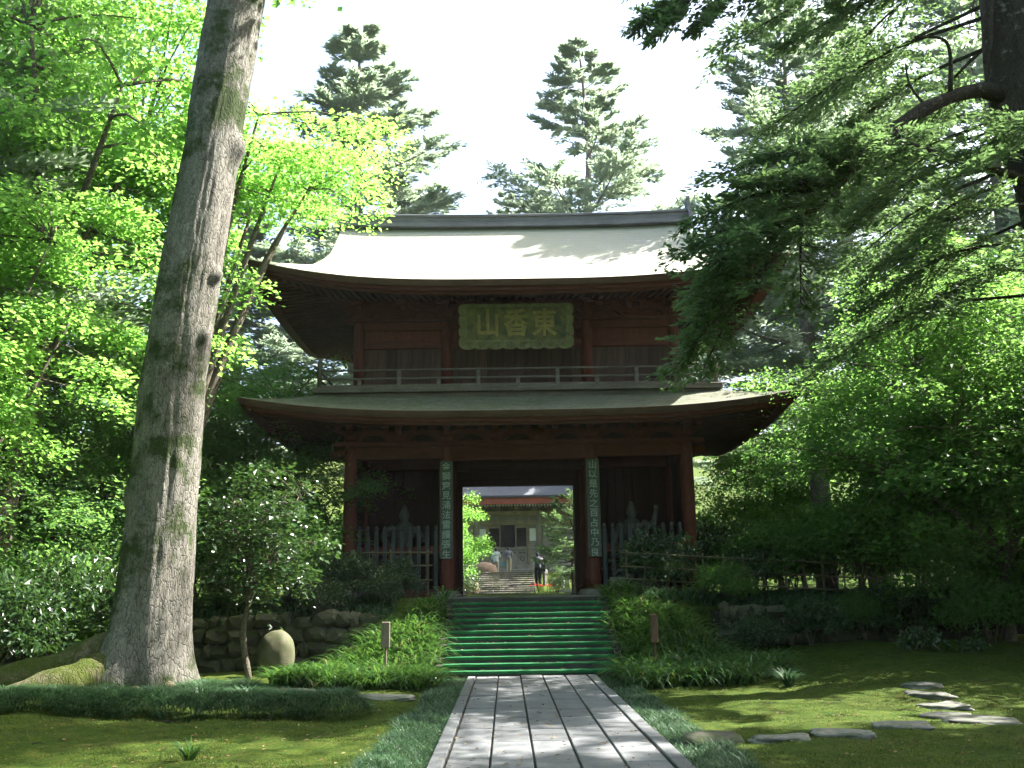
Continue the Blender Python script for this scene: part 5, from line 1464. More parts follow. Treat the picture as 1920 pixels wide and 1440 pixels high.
# limbs and crown far above the picture (they shade the lawn)
m = MB()
limb_ends = []
for k in range(9):
    a = k * 2.4; z0 = 13.5 + k * 0.8
    s = np.array([np.interp(z0, zz, cxl), np.interp(z0, zz, cyl), z0])
    e_ = s + np.array([np.cos(a) * 4.2, np.sin(a) * 4.2, 2.2 + G.random() * 1.5])
    P = curve_pts([s, (s + e_) / 2 + np.array([0, 0, 0.6]), e_], 9)
    m.tube(P, np.linspace(0.2, 0.05, 9), 7); limb_ends.append(P)
m.obj('limbs', M['bark_big'], big, True)['kind'] = 'stuff'
LP = np.vstack(limb_ends)
C = LP[G.integers(len(LP), size=190)] + G.normal(size=(190, 3)) * np.array([1.5, 1.5, 0.9]); C[:, 2] = np.maximum(C[:, 2], 14.2)
V, F, T = pad_leaves(G, C, 0.6 + 0.7 * G.random(190), 150, 0.13, np.full(190, 0.4))
wmesh('crown', V, F, M['leaf_maple2'], big, False, T)['kind'] = 'stuff'

# ------------------------------------------------------------------ the near fir on the right
G = np.random.default_rng(202)
nf = empty('fir_tree', (9.75, 17.3, 0.3), 'dark near fir at the right edge with a heavy limb reaching over the lawn', 'tree')
tb = MB(); acc = MB()
tp = curve_pts([(9.85, 17.3, 0.2), (9.85, 17.3, 4.0), (9.9, 17.3, 8.0), (9.78, 17.3, 9.6), (9.72, 17.3, 11.0), (9.75, 17.3, 16.0), (9.8, 17.4, 24.0)], 60)
trr = np.interp(tp[:, 2], [0, 1, 4, 8.2, 9.4, 10.5, 13, 24], [0.75, 0.55, 0.47, 0.45, 0.55, 0.60, 0.52, 0.06])
V, F = tube(tp, trr, 28)
cen = tp[np.minimum(np.arange(len(V)) // 28, 59)]
V = V + unit((V - cen) * np.array([1, 1, 0])) * (0.10 * fbm(V * np.array([2.5, 2.5, 0.8]), 4, 71))[:, None]
wmesh('trunk', V, F, M['bark_dark'], nf, True)
limb = curve_pts([(9.55, 17.2, 10.35), (8.6, 16.95, 10.35), (7.4, 16.6, 9.75), (6.3, 16.3, 8.85), (5.4, 16.0, 7.95), (4.6, 15.8, 7.05), (4.0, 15.6, 6.2)], 30)
V, F = tube(limb, np.interp(np.linspace(0, 1, 30), [0, 0.15, 0.6, 1], [0.20, 0.135, 0.105, 0.03]), 12)
V = V + unit(V - limb[np.minimum(np.arange(len(V)) // 12, 29)]) * (0.05 * fbm(V * 4, 3, 77))[:, None]
wmesh('limb', V, F, M['bark_dark'], nf, True)
limb2 = curve_pts([(9.5, 17.0, 8.6), (8.6, 16.7, 8.75), (7.3, 16.4, 9.0), (6.4, 16.2, 9.3)], 14)
V, F = tube(limb2, np.linspace(0.09, 0.03, 14), 8); wmesh('limb', V, F, M['bark_dark'], nf, True)
# dead snags
for pts, r in (([(8.1, 16.75, 10.25), (8.15, 16.7, 10.9), (8.05, 16.7, 11.25), (7.55, 16.7, 11.3)], 0.045), ([(7.6, 16.65, 9.9), (7.35, 16.65, 10.3), (7.3, 16.65, 10.75)], 0.03), ([(9.2, 17.0, 12.6), (9.0, 16.9, 11.6), (8.95, 16.85, 11.2), (8.85, 16.85, 10.85)], 0.11)):
    V, F = tube(curve_pts(pts, 14), np.linspace(r, r * 0.4, 14), 7); wmesh('snag', V, F, M['bark_dark'], nf, True)
def spray(s, e, droop, tw, ntw, nk, r=0.03, start=0.15, bright=0.42):
    s, e = np.array(s, float), np.array(e, float)
    L = np.linalg.norm(e - s)
    P = curve_pts([s, (s + e) / 2 + np.array([0, 0, droop * L]), e], 8)
    conifer_branch(G, tb, acc, P, r, tw, int(ntw * 1.15), int(nk * 1.3), 0.135, 0.056, start, bright + 0.05, 0.2, 1.6)
# sprays off the heavy limb (both sides and hanging tips)
for k in range(24):
    t = 0.42 + 0.58 * (k + 0.5) / 24
    s = limb[int(t * 29)]
    a = np.array([-0.95 + 0.4 * G.normal(), (1 if k % 2 else -1) * (0.55 + 0.5 * G.random()), -0.28 + 0.22 * G.normal()])
    L = 1.0 + 1.3 * G.random()
    spray(s, s + unit(a) * L, 0.10, 0.62, 15, 22, 0.03, 0.15, 0.5)
TIPS = [((6.3, 16.3, 8.85), (3.5, 15.7, 8.2)), ((5.6, 16.1, 8.1), (3.05, 15.5, 7.35)), ((5.0, 15.9, 7.5), (2.9, 15.4, 6.85)), ((4.6, 15.8, 7.05), (3.1, 15.3, 6.2)),
        ((5.6, 16.1, 8.1), (3.9, 14.9, 7.8)), ((4.4, 15.8, 6.8), (3.2, 16.2, 5.8)), ((6.0, 16.2, 8.5), (4.4, 15.2, 8.4)), ((4.0, 15.6, 6.2), (2.85, 16.3, 5.15)),
        ((5.4, 16.0, 7.95), (4.4, 15.3, 6.9)), ((6.6, 16.4, 9.1), (5.6, 15.4, 8.0)), ((5.0, 16.0, 7.5), (5.2, 17.0, 6.4)), ((4.1, 15.6, 6.3), (3.5, 17.4, 5.3))]
for s, e_ in TIPS: spray(s, e_, 0.09, 0.72, 20, 24, 0.032, 0.15, 0.52)
# upper branches entering from the top of the picture
UP = [((9.6, 17.2, 13.6), (3.2, 15.8, 11.7)), ((9.6, 17.2, 14.4), (2.9, 16.4, 12.6)), ((9.6, 17.0, 13.2), (4.2, 15.2, 11.3)), ((9.6, 17.2, 12.9), (5.2, 16.0, 10.9)), ((9.6, 17.2, 13.3), (6.2, 15.4, 11.6)), ((9.6, 17.5, 13.8), (4.4, 18.2, 12.0)),
      ((9.6, 17.6, 12.6), (6.3, 20.5, 11.3)), ((9.6, 17.6, 13.8), (7.2, 20.8, 12.6)), ((9.6, 17.6, 11.0), (7.8, 20.8, 10.0)), ((9.6, 17.6, 10.2), (6.6, 20.6, 9.2)), ((9.6, 17.6, 9.2), (7.4, 21.0, 8.3)), ((9.7, 17.8, 12.0), (9.0, 21.4, 11.0)),
      ((9.5, 17.4, 12.2), (5.4, 18.8, 10.6)), ((9.5, 17.4, 11.6), (6.2, 18.6, 9.9)), ((9.6, 17.4, 15.2), (4.4, 17.4, 13.6)), ((9.6, 17.2, 14.6), (6.0, 14.6, 12.8))]
for s, e_ in UP: spray(s, e_, 0.07, 1.0, 36, 32, 0.045, 0.30, 0.5)
for s, e_ in (((3.9, 16.0, 11.9), (2.45, 15.8, 11.15)), ((3.6, 15.9, 11.8), (2.7, 15.5, 10.75)), ((4.4, 15.9, 11.9), (3.4, 15.3, 10.8))): spray(s, e_, 0.05, 0.6, 20, 34)
# low, dark branches right of the limb
LOW = [((9.5, 17.2, 9.3), (6.0, 16.2, 7.6)), ((9.5, 17.2, 8.8), (6.6, 17.8, 7.0)), ((9.5, 17.0, 8.2), (6.4, 15.6, 6.6)), ((9.5, 17.2, 7.6), (6.3, 17.2, 6.3)), ((9.5, 17.0, 9.0), (7.2, 14.8, 7.8)), ((9.5, 17.2, 7.0), (7.0, 15.8, 5.9)), ((9.5, 17.4, 8.0), (7.4, 19.2, 6.6)), ((9.6, 17.0, 9.6), (8.2, 14.9, 8.6)), ((9.6, 16.9, 7.4), (8.4, 14.8, 6.4)), ((9.5, 17.4, 9.9), (6.9, 18.8, 8.7)), ((9.5, 17.4, 10.9), (7.6, 18.4, 10.0)), ((9.5, 17.3, 6.6), (5.9, 18.2, 5.6))]
for s, e_ in LOW: spray(s, e_, 0.10, 0.9, 30, 30, 0.035, 0.20, 0.45)
# crown above and behind the frame
for k in range(40):
    t = k / 40.0
    z = 11.0 + 12.5 * t
    a = k * 2.399
    if z < 15.5 and math.cos(a) < -0.2: continue
    L = 5.8 * (1 - t) ** 0.7 + 0.6
    s = np.array([9.75, 17.3, z])
    spray(s, s + np.array([math.cos(a) * L, math.sin(a) * L, -0.10 * L + 0.5 * t * L]), 0.05, 0.26 * L + 0.35, 30, 22, 0.04, 0.15, 0.4)
tb.obj('twigs', M['bark_dark'], nf)['kind'] = 'stuff'
V, F = acc.get()
wmesh('crown', V, F, M['leaf_fir'], nf, False, np.concatenate(acc.T))['kind'] = 'stuff'

# ------------------------------------------------------------------ background firs
G = np.random.default_rng(303)
FIR_A = fir('fir', G, 30.0, 8.0, 5.4, 0.42, 88, 30, 46, 0.30, 0.10, M['leaf_fir_glare'], M['bark_fir'], 0.5, 0.08, 0.75)
FIR_B = fir('fir', G, 30.0, 9.0, 6.0, 0.45, 78, 30, 46, 0.30, 0.10, M['leaf_fir_glare'], M['bark_fir'], 0.5, 0.14, 0.7)
FG = 'tall firs behind the gate'
plant_tree('fir_tree', FIR_A, (-7.3, 50.0, 1.5), 'tall pale fir behind the left half of the gate roof', 'tree', FG, 0.4, (1.35, 1.35, 1.0))
plant_tree('fir_tree', FIR_B, (4.4, 50.5, 1.5), 'tall symmetrical fir rising behind the gate ridge', 'tree', FG, 1.9, (1.15, 1.15, 0.97))
plant_tree('fir_tree', FIR_B, (9.4, 30.2, 1.4), 'tall pale fir right of the gate with a visible straight trunk', 'tree', FG, 3.7, (0.72, 0.72, 0.64))
plant_tree('fir_tree', FIR_A, (14.2, 39.0, 1.5), 'second tall fir right of the gate, partly hidden by the dark fir', 'tree', FG, 5.1, (1.15, 1.15, 0.8))
plant_tree('fir_tree', FIR_B, (17.2, 33.0, 1.5), 'fir at the right edge behind the dark near trunk', 'tree', FG, 2.6, (0.95, 0.95, 0.78))
plant_tree('fir_tree', FIR_A, (-12.5, 46.0, 1.5), 'fir seen in the gap between the big trunk and the gate', 'tree', FG, 2.2, (1.1, 1.1, 0.62))
plant_tree('fir_tree', FIR_B, (0.5, 86.0, 3.0), 'low fir top peeping just above the ridge left of centre', 'tree', FG, 0.9, (1.1, 1.1, 1.12))
plant_tree('fir_tree', FIR_A, (11.5, 71.0, 2.6), 'tall fir behind the far hall, right of the gate', 'tree', FG, 1.4, (1.1, 1.1, 0.85))
plant_tree('fir_tree', FIR_B, (18.0, 66.0, 2.6), 'farthest fir right of the hall behind the other firs', 'tree', FG, 0.4, (1.1, 1.1, 0.9))
# firs outside the picture on the sunny side, they dapple the lawn, path and roof
OG = 'firs beyond the right edge'
for (x, y, s, r) in ((16.5, 11.5, 0.82, 0.3), (15.5, 5.0, 0.8, 2.3), (13.0, -1.5, 0.75, 1.2), (22.0, 32.5, 0.85, 3.3)):
    plant_tree('fir_tree', FIR_A if x > 16 else FIR_B, (x, y, 0.4), 'tall fir outside the picture, %s' % {16.5: 'right of the stepping stones', 15.5: 'right of the viewer', 13.0: 'behind the viewer to the right', 22.0: 'far right beyond the gate'}[x], 'tree', OG, r, (s * 1.15, s * 1.15, s))

# ------------------------------------------------------------------ maples
G = np.random.default_rng(404)
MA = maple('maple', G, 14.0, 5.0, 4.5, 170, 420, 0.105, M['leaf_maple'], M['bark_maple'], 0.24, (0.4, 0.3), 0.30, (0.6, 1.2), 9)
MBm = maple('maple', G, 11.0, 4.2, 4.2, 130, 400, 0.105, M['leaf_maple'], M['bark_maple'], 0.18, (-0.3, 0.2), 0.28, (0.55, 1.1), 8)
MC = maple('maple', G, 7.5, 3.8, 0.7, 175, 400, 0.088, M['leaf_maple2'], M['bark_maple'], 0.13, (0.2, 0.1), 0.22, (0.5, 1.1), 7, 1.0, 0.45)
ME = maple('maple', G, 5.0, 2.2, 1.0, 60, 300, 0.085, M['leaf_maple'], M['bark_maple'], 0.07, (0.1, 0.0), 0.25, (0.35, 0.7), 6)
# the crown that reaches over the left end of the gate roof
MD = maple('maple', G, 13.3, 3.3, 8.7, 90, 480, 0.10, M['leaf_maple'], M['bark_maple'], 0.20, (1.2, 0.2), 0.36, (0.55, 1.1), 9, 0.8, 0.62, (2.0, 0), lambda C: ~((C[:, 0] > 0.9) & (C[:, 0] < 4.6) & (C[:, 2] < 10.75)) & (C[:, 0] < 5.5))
LG = 'maples left of the gate'
plant_tree('maple_tree', MD, (-8.3, 22.6, 0.0), 'bright maple whose crown reaches over the left end of the gate roof', 'tree', LG)
plant_tree('maple_tree', MA, (-10.2, 20.3, 0.0), 'large bright maple at the upper left with ascending limbs', 'tree', LG, 0.6, (1.05, 1.05, 1.22))
plant_tree('maple_tree', MA, (-13.5, 25.0, 0.8), 'tall maple at the far left behind the bright maple', 'tree', LG, 2.9, (1.15, 1.15, 1.4))
plant_tree('fir_tree', FIR_B, (-12.2, 22.3, 0.4), 'dark fir whose branches show among the maples at the upper left', 'tree', None, 0.8, (0.85, 0.85, 0.72))
plant_tree('maple_tree', MBm, (-9.4, 27.0, 1.4), 'maple in shade between the big trunk and the gate', 'tree', LG, 1.2, 0.72)
plant_tree('maple_tree', MBm, (-9.8, 16.8, 0.0), 'leafy maple behind the dark shrubs at the left edge', 'tree', LG, 4.2, 0.82)
plant_tree('maple_tree', MC, (-7.2, 26.0, 1.4), 'low maple behind the big trunk above the retaining wall', 'tree', LG, 0.2, 0.9)
plant_tree('maple_tree', MC, (-12.6, 19.0, 0.2), 'dark leafy maple filling the left edge behind the shrubs', 'tree', LG, 1.7, 1.0)
plant_tree('maple_tree', MC, (-11.2, 23.6, 0.6), 'dark low maple deep behind the shrubs on the left', 'tree', LG, 3.3, 1.05)
plant_tree('maple_tree', ME, (-5.4, 26.2, 1.4), 'small sunlit maple at the left corner of the gate', 'tree', LG, 0.2, 0.85)
RG = 'maples right of the gate'
plant_tree('maple_tree', MC, (10.2, 21.2, 0.4), 'wide dark green maple overhanging the right lawn', 'tree', RG, 0.0, (1.0, 1.0, 1.08))
plant_tree('maple_tree', MC, (11.2, 23.5, 0.9), 'dark maple behind the wide maple on the right', 'tree', RG, 2.0, 1.15)
plant_tree('maple_tree', MC, (13.4, 19.3, 0.5), 'dark maple at the right edge above the stepping stones', 'tree', RG, 4.1, 1.0)
plant_tree('maple_tree', MBm, (13.5, 29.0, 1.4), 'taller maple far right behind the dark maples', 'tree', RG, 5.0, 0.95)
plant_tree('maple_tree', ME, (7.6, 31.5, 1.4), 'small bright maple right of the gate corner', 'tree', RG, 1.0, 0.95)
plant_tree('maple_tree', ME, (9.6, 33.0, 1.4), 'small bright maple farther right beyond the gate', 'tree', RG, 3.0, 1.1)
plant_tree('maple_tree', ME, (-2.2, 40.0, 1.4), 'sunlit drooping maple seen through the left of the passage', 'tree', None, 2.0, (0.72, 0.72, 0.85))
# unseen trees added round and behind the viewer to cut skylight on the approach
for (ms, x, y, s_, r_) in ((MA, -12.5, 5.5, 1.1, 0.2), (MA, -9.0, -3.5, 1.15, 1.5), (MA, -1.5, -9.5, 1.2, 2.7), (MA, 7.0, -7.0, 1.15, 4.0), (MBm, 12.5, 3.5, 1.2, 5.2), (MA, -15.5, 12.0, 1.1, 3.6)):
    plant_tree('maple_tree', ms, (x, y, 0.0), 'tall maple outside the picture, %s' % {-12.5: 'left of the viewer', -9.0: 'behind the viewer to the left', -1.5: 'straight behind the viewer', 7.0: 'behind the viewer on the right', 12.5: 'just right of the viewer', -15.5: 'left of the big trunk'}[x], 'tree', 'maples around the viewer', r_, s_)
# slender tree before the left wall
ST = maple('camellia', G, 4.35, 1.45, 0.95, 70, 110, 0.095, M['leaf_gloss'], M['bark_maple'], 0.055, (0.05, 0.0), 0.42, (0.28, 0.5), 8, 1.0, 0.5)
plant_tree('camellia_tree', ST, (-4.95, 20.2, 0.0), 'slender small tree standing before the left retaining wall', 'tree')
# pine seen through the passage
PN = fir('pine', G, 4.2, 0.9, 1.5, 0.09, 34, 16, 26, 0.16, 0.05, M['leaf_fir'], M['bark_dark'], 0.5, 0.15, 0.45)
plant_tree('pine_tree', PN, (3.0, 46.0, 1.42), 'small dark pine seen through the right of the passage', 'tree')

# ------------------------------------------------------------------ shrubs
G = np.random.default_rng(505)
SA = shrub('shrub', G, 1.5, 1.2, 2.6, 0.2, 5200, 0.12, M['leaf_gloss'], M['bark_maple'], 46, 0.45)
SB = shrub('shrub', G, 1.0, 0.8, 1.55, 0.1, 3600, 0.085, M['leaf_gloss'], M['bark_maple'], 40, 0.5)
SC = shrub('shrub', G, 1.9, 1.3, 2.9, 0.1, 6200, 0.13, M['leaf_maple2'], M['bark_maple'], 52, 0.35)
SD = shrub('shrub', G, 0.32, 0.3, 0.34, 0.02, 420, 0.085, M['leaf_gloss'], M['bark_maple'], 14, 0.5, 3)
SL = [(SA, -8.9, 17.6, 0.0, 1.0, 0.3, 'glossy dark shrub at the left edge behind the mossy roots'), (SA, -10.3, 17.4, 0.0, 1.2, 1.4, 'tall glossy shrub at the left picture edge'), (SA, -8.0, 19.3, 0.0, 1.15, 2.6, 'glossy shrub just left of the big trunk'),
      (SC, -9.6, 20.4, 0.2, 1.1, 0.7, 'dark broad shrub behind the glossy shrubs on the left'), (SC, -7.0, 23.4, 1.2, 0.95, 3.1, 'dark shrub on the terrace behind the big trunk'), (SC, -5.0, 23.6, 1.2, 0.8, 1.1, 'leafy shrub on the terrace behind the slender tree'),
      (SA, -3.6, 23.5, 1.15, 0.55, 4.4, 'low glossy shrub by the left bamboo fence'), (SA, -6.4, 25.4, 1.4, 1.1, 5.2, 'tall glossy shrub left of the gate column'), (SC, -12.0, 22.0, 0.4, 1.4, 2.2, 'large dark shrub at the far left'),
      (SB, 3.65, 24.55, 1.42, 1.18, 0.4, 'rounded sunlit shrub before the right statue bay'), (SC, 6.2, 24.9, 1.4, 0.75, 1.9, 'dark shrub behind the right bamboo fence'), (SC, 8.4, 24.6, 1.3, 0.95, 0.2, 'broad dark shrub under the right maples'),
      (SC, 10.6, 22.0, 0.5, 0.9, 2.4, 'dark shrub before the right wall under the maples'), (SC, 12.6, 21.0, 0.5, 1.0, 4.0, 'dark shrub at the right edge of the lawn'), (SA, 8.6, 22.2, 0.5, 0.62, 3.0, 'low dark shrub at the foot of the right wall'),
      (SC, 14.5, 18.0, 0.5, 1.0, 5.0, 'dark shrub cut by the right picture edge'), (SC, 11.2, 25.6, 1.4, 1.3, 0.9, 'tall dark shrub deep behind the right maples'), (SA, 5.4, 27.0, 1.4, 0.9, 0.9, 'shrub beside the right corner column of the gate'),
      (SB, -1.75, 44.0, 1.42, 0.8, 0.9, 'bright shrub left of the far stairs'), (SB, 2.4, 48.4, 1.42, 0.6, 2.9, 'green shrub right of the far stairs'), (SA, 4.6, 52.0, 1.42, 1.2, 2.0, 'green shrub right of the far lantern'), (SA, -3.4, 55.0, 1.5, 1.1, 2.0, 'green shrub left beyond the far stairs')]
SL += [(SC, x_, y_, 0, s_, x_, lb_) for x_, y_, s_, lb_ in ((-6.4, 30.0, 1.0, 'shrub deep behind the left gate column'), (-8.6, 31.5, 1.3, 'shrub deep behind the big trunk'), (-5.4, 34.0, 1.2, 'shrub far behind the left side of the gate'), (-7.6, 37.5, 1.5, 'far shrub behind the left side wall of the gate'), (-11.5, 34.0, 1.6, 'far shrub behind the left maples'),
      (6.7, 29.2, 0.9, 'shrub just behind the right gate corner'), (8.9, 27.8, 1.0, 'shrub behind the right bamboo fence, second row'), (11.8, 29.5, 1.4, 'shrub deep behind the right maples, third row'), (6.9, 36.0, 1.2, 'far shrub right of the gate in the sun'), (10.4, 38.5, 1.5, 'far shrub right of the gate before the firs'), (14.5, 34.5, 1.7, 'far shrub at the right before the wood'))]
SL += [(SC, 7.3, 26.2, 0, 0.6, 0.8, 'dark shrub behind the fence left of the maple trunk'), (SC, 9.8, 26.4, 0, 0.65, 2.8, 'dark shrub behind the fence at the maple trunk'), (SC, 12.4, 25.2, 0, 0.7, 4.8, 'dark shrub behind the fence at its right end'), (SB, -2.6, 23.75, 0, 0.75, 1.8, 'shrub before the left fence nearest the stairs'), (SB, -4.2, 23.7, 0, 0.9, 0.6, 'shrub before the left fence under the statue bay')]
SL += [(SA, 5.3, 22.25, 0, 0.42, 1.0, 'low shrub against the right wall nearest the stairs'), (SA, 6.5, 22.2, 0, 0.5, 2.0, 'low shrub against the middle of the right wall'), (SC, 7.7, 22.3, 0, 0.45, 3.0, 'low dark shrub against the right wall near the maple trunk'),
      (SC, 9.6, 20.6, 0, 0.6, 4.0, 'low dark shrub at the foot of the wide right maple'), (SC, 11.2, 19.6, 0, 0.65, 0.5, 'low dark shrub right of the wide maple trunk'), (SC, 12.8, 17.6, 0, 0.6, 2.5, 'low dark shrub at the right border of the lawn'),
      (SC, 4.9, 23.3, 0, 0.42, 0.3, 'shrub on the bank before the right bamboo fence'), (SB, 5.9, 24.4, 0, 0.9, 2.3, 'shrub behind the bamboo fence below the gate corner'), (SA, -2.75, 22.9, 0, 0.36, 5.0, 'shrub at the top of the left bank'), (SA, -4.0, 22.4, 0, 0.42, 1.0, 'shrub hanging over the left retaining wall'),
      (SA, -6.0, 22.6, 0, 0.5, 3.0, 'shrub over the left wall beside the big trunk')]
for (ms, x, y, z, s, r, lb) in SL:
    plant_tree('shrub', ms, (x, y, float(ground_h(x, y)) - 0.03), lb, 'shrub', None, r, s, ('stems', 'foliage'))
SM = [(7.75, 19.6, 1.35, 'small leafy shrub on the right lawn under the maples'), (8.5, 19.2, 0.9, 'tiny leafy plant right of the small shrub on the right lawn'), (5.1, 19.9, 0.75, 'tiny fern-like plant in the middle of the right lawn')]
for x, y, s, lb in SM:
    plant_tree('small_plant', SD, (x, y, float(ground_h(x, y)) - 0.01), lb, 'plant', None, x, s, ('stems', 'foliage'))

# ------------------------------------------------------------------ grasses and ground cover
G = np.random.default_rng(606)
def tuft(name, loc, n, L, W, mat, label, g, lean=0.45):
    az = g.random(n) * 6.283
    P = np.stack([np.cos(az) * 0.05 * g.random(n), np.sin(az) * 0.05 * g.random(n), np.zeros(n)], -1)
    V, F, T = blades(P, az, L * (0.6 + 0.6 * g.random(n)), lean * g.random(n), np.full(n, W), g.random(n) * 0.8, 4, 1.5)
    me = fast_mesh(name, V, F, False, T); me.materials.append(mat)
    return tag(link(name, me, None, None, loc), label, 'plant')
tuft('grass_tuft', (-3.06, 10.25, float(ground_h(-3.06, 10.25))), 60, 0.30, 0.020, M['grass_lily'], 'small leafy tuft alone on the left lawn in front', G)
tuft('grass_tuft', (4.42, 16.6, float(ground_h(4.42, 16.6))), 190, 0.42, 0.022, M['grass_mondo'], 'dark round tuft alone on the right lawn', G)

def scatter_blades(name, label, P, L, lean, W, mat, g, seg=3, curl=1.2, az=None, tint=None):
    n = len(P)
    V, F, T = blades(P, g.random(n) * 6.283 if az is None else az, L, lean, W, np.clip(g.random(n) * 0.9, 0, 1) if tint is None else tint, seg, curl)
    return tag(wmesh(name, V, F, mat, None, False, T), label, 'grass', None, 'stuff')
def on_ground(x, y, dz=-0.01): return np.stack([x, y, ground_h(x, y) + dz], -1)
# dense mondo grass along both path edges
def edge_grass(xa, xb, n, label):
    y = 8.6 + 11.0 * G.random(n); t = G.random(n)
    wob = 0.16 * fbm(np.stack([y * 0.7, np.full(n, xa), np.zeros(n)], -1), 3, 4)
    x = xa + (xb - xa + wob * np.sign(xb - xa) * 1.0) * t
    scatter_blades('mondo_grass', label, on_ground(x, y), 0.11 + 0.11 * G.random(n), 0.2 + 0.5 * G.random(n), np.full(n, 0.008), M['grass_mondo'], G, 3, 1.5)
edge_grass(PX0 - 0.01, PX0 - 0.55, 13000, 'dense dark mondo grass along the left edge of the path')
edge_grass(PX1 + 0.01, PX1 + 0.50, 11000, 'dense dark mondo grass along the right edge of the path')
# mounded mondo grass border at the foot of the big tree
mounds = [(-8.4, 14.6, 0.8, 0.34), (-7.6, 14.35, 0.75, 0.36), (-6.8, 14.3, 0.7, 0.38), (-6.1, 14.35, 0.65, 0.38), (-5.45, 14.4, 0.65, 0.40), (-4.8, 14.35, 0.62, 0.42), (-4.15, 14.3, 0.62, 0.44), (-3.5, 14.2, 0.58, 0.46), (-2.95, 14.25, 0.5, 0.42), (-2.35, 14.2, 0.48, 0.42), (-4.6, 15.9, 0.45, 0.3), (-4.0, 16.2, 0.4, 0.28)]
Ps, AZ = [], []
for (mx, my, mr, mh) in mounds:
    n = int(3600 * mr)
    u_ = np.sqrt(G.random(n)); a_ = G.random(n) * 6.283
    x = mx + np.cos(a_) * u_ * mr; y = my + np.sin(a_) * u_ * mr * 0.8
    z = ground_h(x, y) + mh * 0.80 * np.sqrt(np.clip(1 - u_ ** 2, 0, 1)) * 0.9 - 0.02
    Ps.append(np.stack([x, y, z], -1)); AZ.append(a_ + G.normal(size=n) * 0.6)
Ps = np.vstack(Ps); AZ = np.concatenate(AZ); n = len(Ps)
scatter_blades('mounded_grass', 'mounded dark mondo grass border at the foot of the big tree', Ps, 0.16 + 0.12 * G.random(n), 0.3 + 0.4 * G.random(n), np.full(n, 0.008), M['grass_mondo'], G, 3, 1.6, AZ)
# strap leaved lilies on the banks beside the stairs
def lilies(label, n, fx, fy, keep):
    x = fx[0] + (fx[1] - fx[0]) * G.random(n * 3); y = fy[0] + (fy[1] - fy[0]) * G.random(n * 3)
    k = keep(x, y); x, y = x[k][:n], y[k][:n]; n = len(x)
    # gather in clumps
    c = np.floor(x / 0.22) * 0.22 + 0.11 + 0.08 * np.sin(np.floor(y / 0.22) * 3); d = np.floor(y / 0.22) * 0.22 + 0.11
    x = c + (x - c) * 0.55; y = d + (y - d) * 0.55
    t = np.clip(0.45 + 0.25 * G.normal(size=n), 0, 0.9); t[G.random(n) < 0.035] = 1.0
    scatter_blades('lily_border', label, on_ground(x, y, -0.03), 0.52 + 0.40 * G.random(n), 0.08 + 0.45 * G.random(n), 0.028 + 0.018 * G.random(n), M['grass_lily'], G, 5, 1.9, None, t)
lilies('strap leaved plants covering the bank left of the stairs', 6500, (-4.1, -1.05), (17.9, 23.3), lambda x, y: (x < -1.34 + 0.08 * np.sin(y * 5)) & (x > -1.2 - (y > 17.9) * np.clip((23.3 - y) * 0.62, 0.35, 2.7) + 0.15 * np.sin(y * 3)))
lilies('strap leaved plants covering the bank right of the stairs', 7000, (1.75, 5.2), (17.0, 23.6), lambda x, y: (x > 2.22 + 0.08 * np.sin(y * 4) - 0.2 * (y < 19.2)) & (x < 2.2 + np.clip((23.8 - y) * 0.62, 0.6, 2.7) - np.clip(18.2 - y, 0, 2) * 1.2 + 0.15 * np.sin(y * 3)))
# dark undergrowth on the terrace edges
def under(label, x0, x1, y0, y1, n):
    x = x0 + (x1 - x0) * G.random(n); y = y0 + (y1 - y0) * G.random(n)
    scatter_blades('undergrowth', label, on_ground(x, y), 0.25 + 0.25 * G.random(n), 0.2 + 0.5 * G.random(n), 0.02 + 0.02 * G.random(n), M['grass_mondo'], G, 3, 1.5)
under('dark undergrowth hanging over the left retaining wall', -8.0, -2.4, 22.05, 24.0, 3500)
under('dark undergrowth along the right bamboo fence', 3.0, 11.5, 22.7, 24.2, 5500)
n = 150000
x = np.concatenate([-9.5 + 8.2 * G.random(n // 2), 2.1 + 7.5 * G.random(n // 2)]); y = 8.8 + 9.5 * G.random(n) ** 1.4
k_ = fbm(np.stack([x * 2.2, y * 2.2, np.zeros(n)], -1), 4, 19) > -0.08
x, y = x[k_], y[k_]; n = len(x)
scatter_blades('moss_tufts', 'short moss tufts covering the lawns', on_ground(x, y, -0.004), 0.014 + 0.035 * G.random(n) ** 2, 0.2 + 0.6 * G.random(n), 0.006 + 0.006 * G.random(n), leaf_mat('moss_tuft', [(0, (0.022, 0.045, 0.008)), (0.5, (0.06, 0.10, 0.013)), (1, (0.13, 0.15, 0.026))], 0.25, (0.2, 0.25, 0.04), 0.8, 0.2), G, 2, 0.8)
# leaf litter on the moss
n = 1500
x = np.concatenate([-9 + 8 * G.random(n), 2 + 8 * G.random(n)]); y = 9 + 12 * G.random(2 * n); P = on_ground(x, y, 0.012)
xp = PX0 + (PX1 - PX0) * G.random(260); yp = 9 + 10.3 * G.random(260)
xs_ = -1.3 + 3.5 * G.random(260); ks = G.integers(1, 13, size=260)
ps = np.stack([xs_, ST_Y0 + (ks - 1) * ST_T + 0.05 + 0.22 * G.random(260), ks * ST_R + 0.022], -1)
P = np.vstack([P[:2 * n - 520], np.stack([xp, yp, np.full(260, 0.05)], -1), ps])
a = G.random(2 * n) * 6.283
V, F, T = kites(P, np.stack([np.cos(a), np.sin(a), 0.1 * G.normal(size=2 * n)], -1), np.stack([0.3 * G.normal(size=2 * n), 0.3 * G.normal(size=2 * n), np.ones(2 * n)], -1), 0.03 + 0.04 * G.random(2 * n), 0.012 + 0.02 * G.random(2 * n), G.random(2 * n))
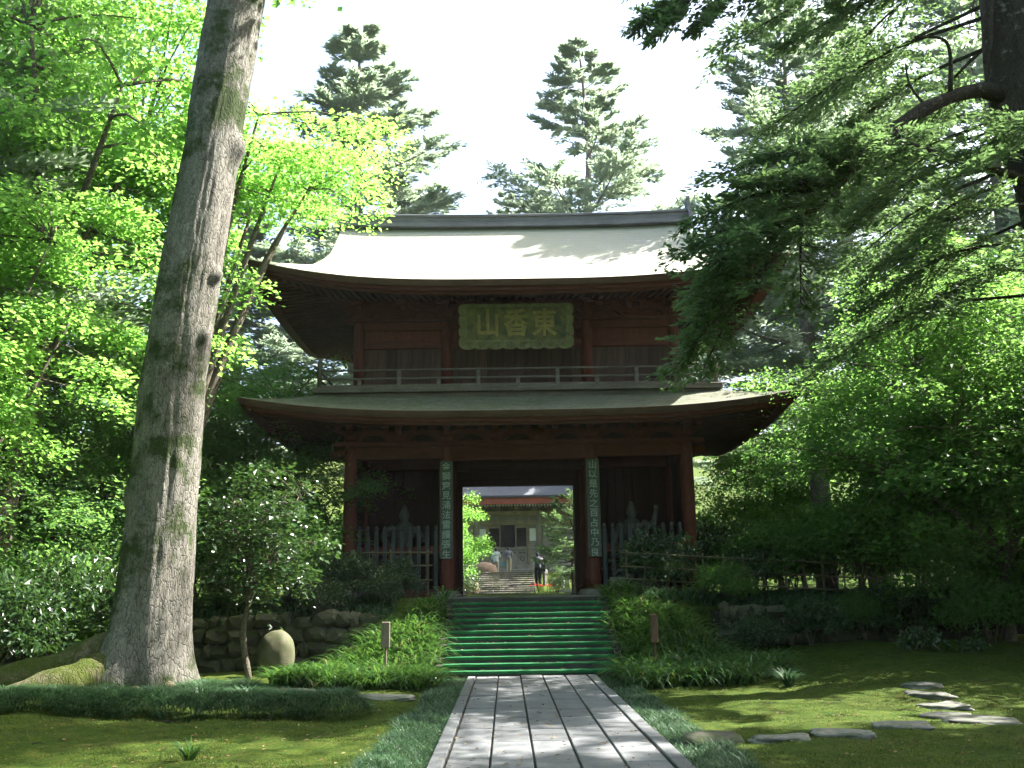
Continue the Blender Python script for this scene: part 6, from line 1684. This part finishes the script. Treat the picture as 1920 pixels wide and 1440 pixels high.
tag(wmesh('leaf_litter', V, F, leaf_mat('dry_leaf', [(0, (0.10, 0.06, 0.03)), (0.6, (0.2, 0.13, 0.06)), (1, (0.3, 0.24, 0.12))], 0.1, (0.3, 0.2, 0.08), 0.8, 0.2), None, False, T), 'dry fallen leaves scattered over the moss', 'leaf litter', None, 'stuff')

# fallen twigs
m = MB()
for k in range(46):
    x = (-8.5 + 7 * G.random()) if k % 2 else (2.4 + 6 * G.random()); y = 9.2 + 7 * G.random(); z = float(ground_h(x, y)) + 0.012
    a_ = G.random() * 6.283; L_ = 0.08 + 0.3 * G.random() ** 2
    d_ = np.array([np.cos(a_), np.sin(a_), 0]) * L_
    p_ = np.array([x, y, z])
    m.tube(curve_pts([p_, p_ + d_ * 0.5 + np.array([0.02 * G.normal(), 0.02 * G.normal(), 0.012]), p_ + d_], 5), np.linspace(0.007, 0.003, 5), 4)
tag(m.obj('fallen_twigs', M['bark_dark']), 'dark fallen twigs scattered over the lawns', 'twigs', None, 'stuff')

# ------------------------------------------------------------------ wood closing the view far behind
def wood(name, label, x0, x1, y0, y1, ztop, npad, nper, mat, g):
    C = np.stack([x0 + (x1 - x0) * g.random(npad), y0 + (y1 - y0) * g.random(npad), np.zeros(npad)], -1)
    top = ztop * (0.55 + 0.6 * np.abs(fbm(C * 0.16, 3, 12)) * 1.6)
    C[:, 2] = ground_h(C[:, 0], C[:, 1]) + top * g.random(npad) ** 0.6
    V, F, T = pad_leaves(g, C, 0.9 + 0.9 * g.random(npad), nper, 0.30, np.clip(0.4 + 0.25 * g.normal(size=npad), 0, 1), 0.3, 0.3, 0.6)
    tag(wmesh(name, V, F, mat, None, False, T), label, 'trees', None, 'stuff')
G = np.random.default_rng(707)
wood('far_wood', 'mass of trees far behind on the left', -46, -13, 34, 58, 13, 620, 70, M['leaf_maple2'], G)
wood('far_wood', 'mass of trees far behind on the right', 13, 46, 34, 60, 13, 620, 70, M['leaf_maple2'], G)

# ------------------------------------------------------------------ thin sunlit haze
hm = bpy.data.materials.new('thin_haze'); hm.use_nodes = True
hn = hm.node_tree; hn.nodes.remove(hn.nodes['Principled BSDF'])
pv = hn.nodes.new('ShaderNodeVolumePrincipled'); pv.inputs['Color'].default_value = (0.92, 0.95, 1.0, 1); pv.inputs['Density'].default_value = 0.0002; pv.inputs['Anisotropy'].default_value = 0.2
hn.links.new(pv.outputs[0], hn.nodes['Material Output'].inputs['Volume'])
hz = MB().box(-60, 60, -30, 105, -2.0, 42.0).obj('haze', hm)
tag(hz, 'thin pale haze between the far trees', None, None, 'stuff')
cy.volume_bounces = 0
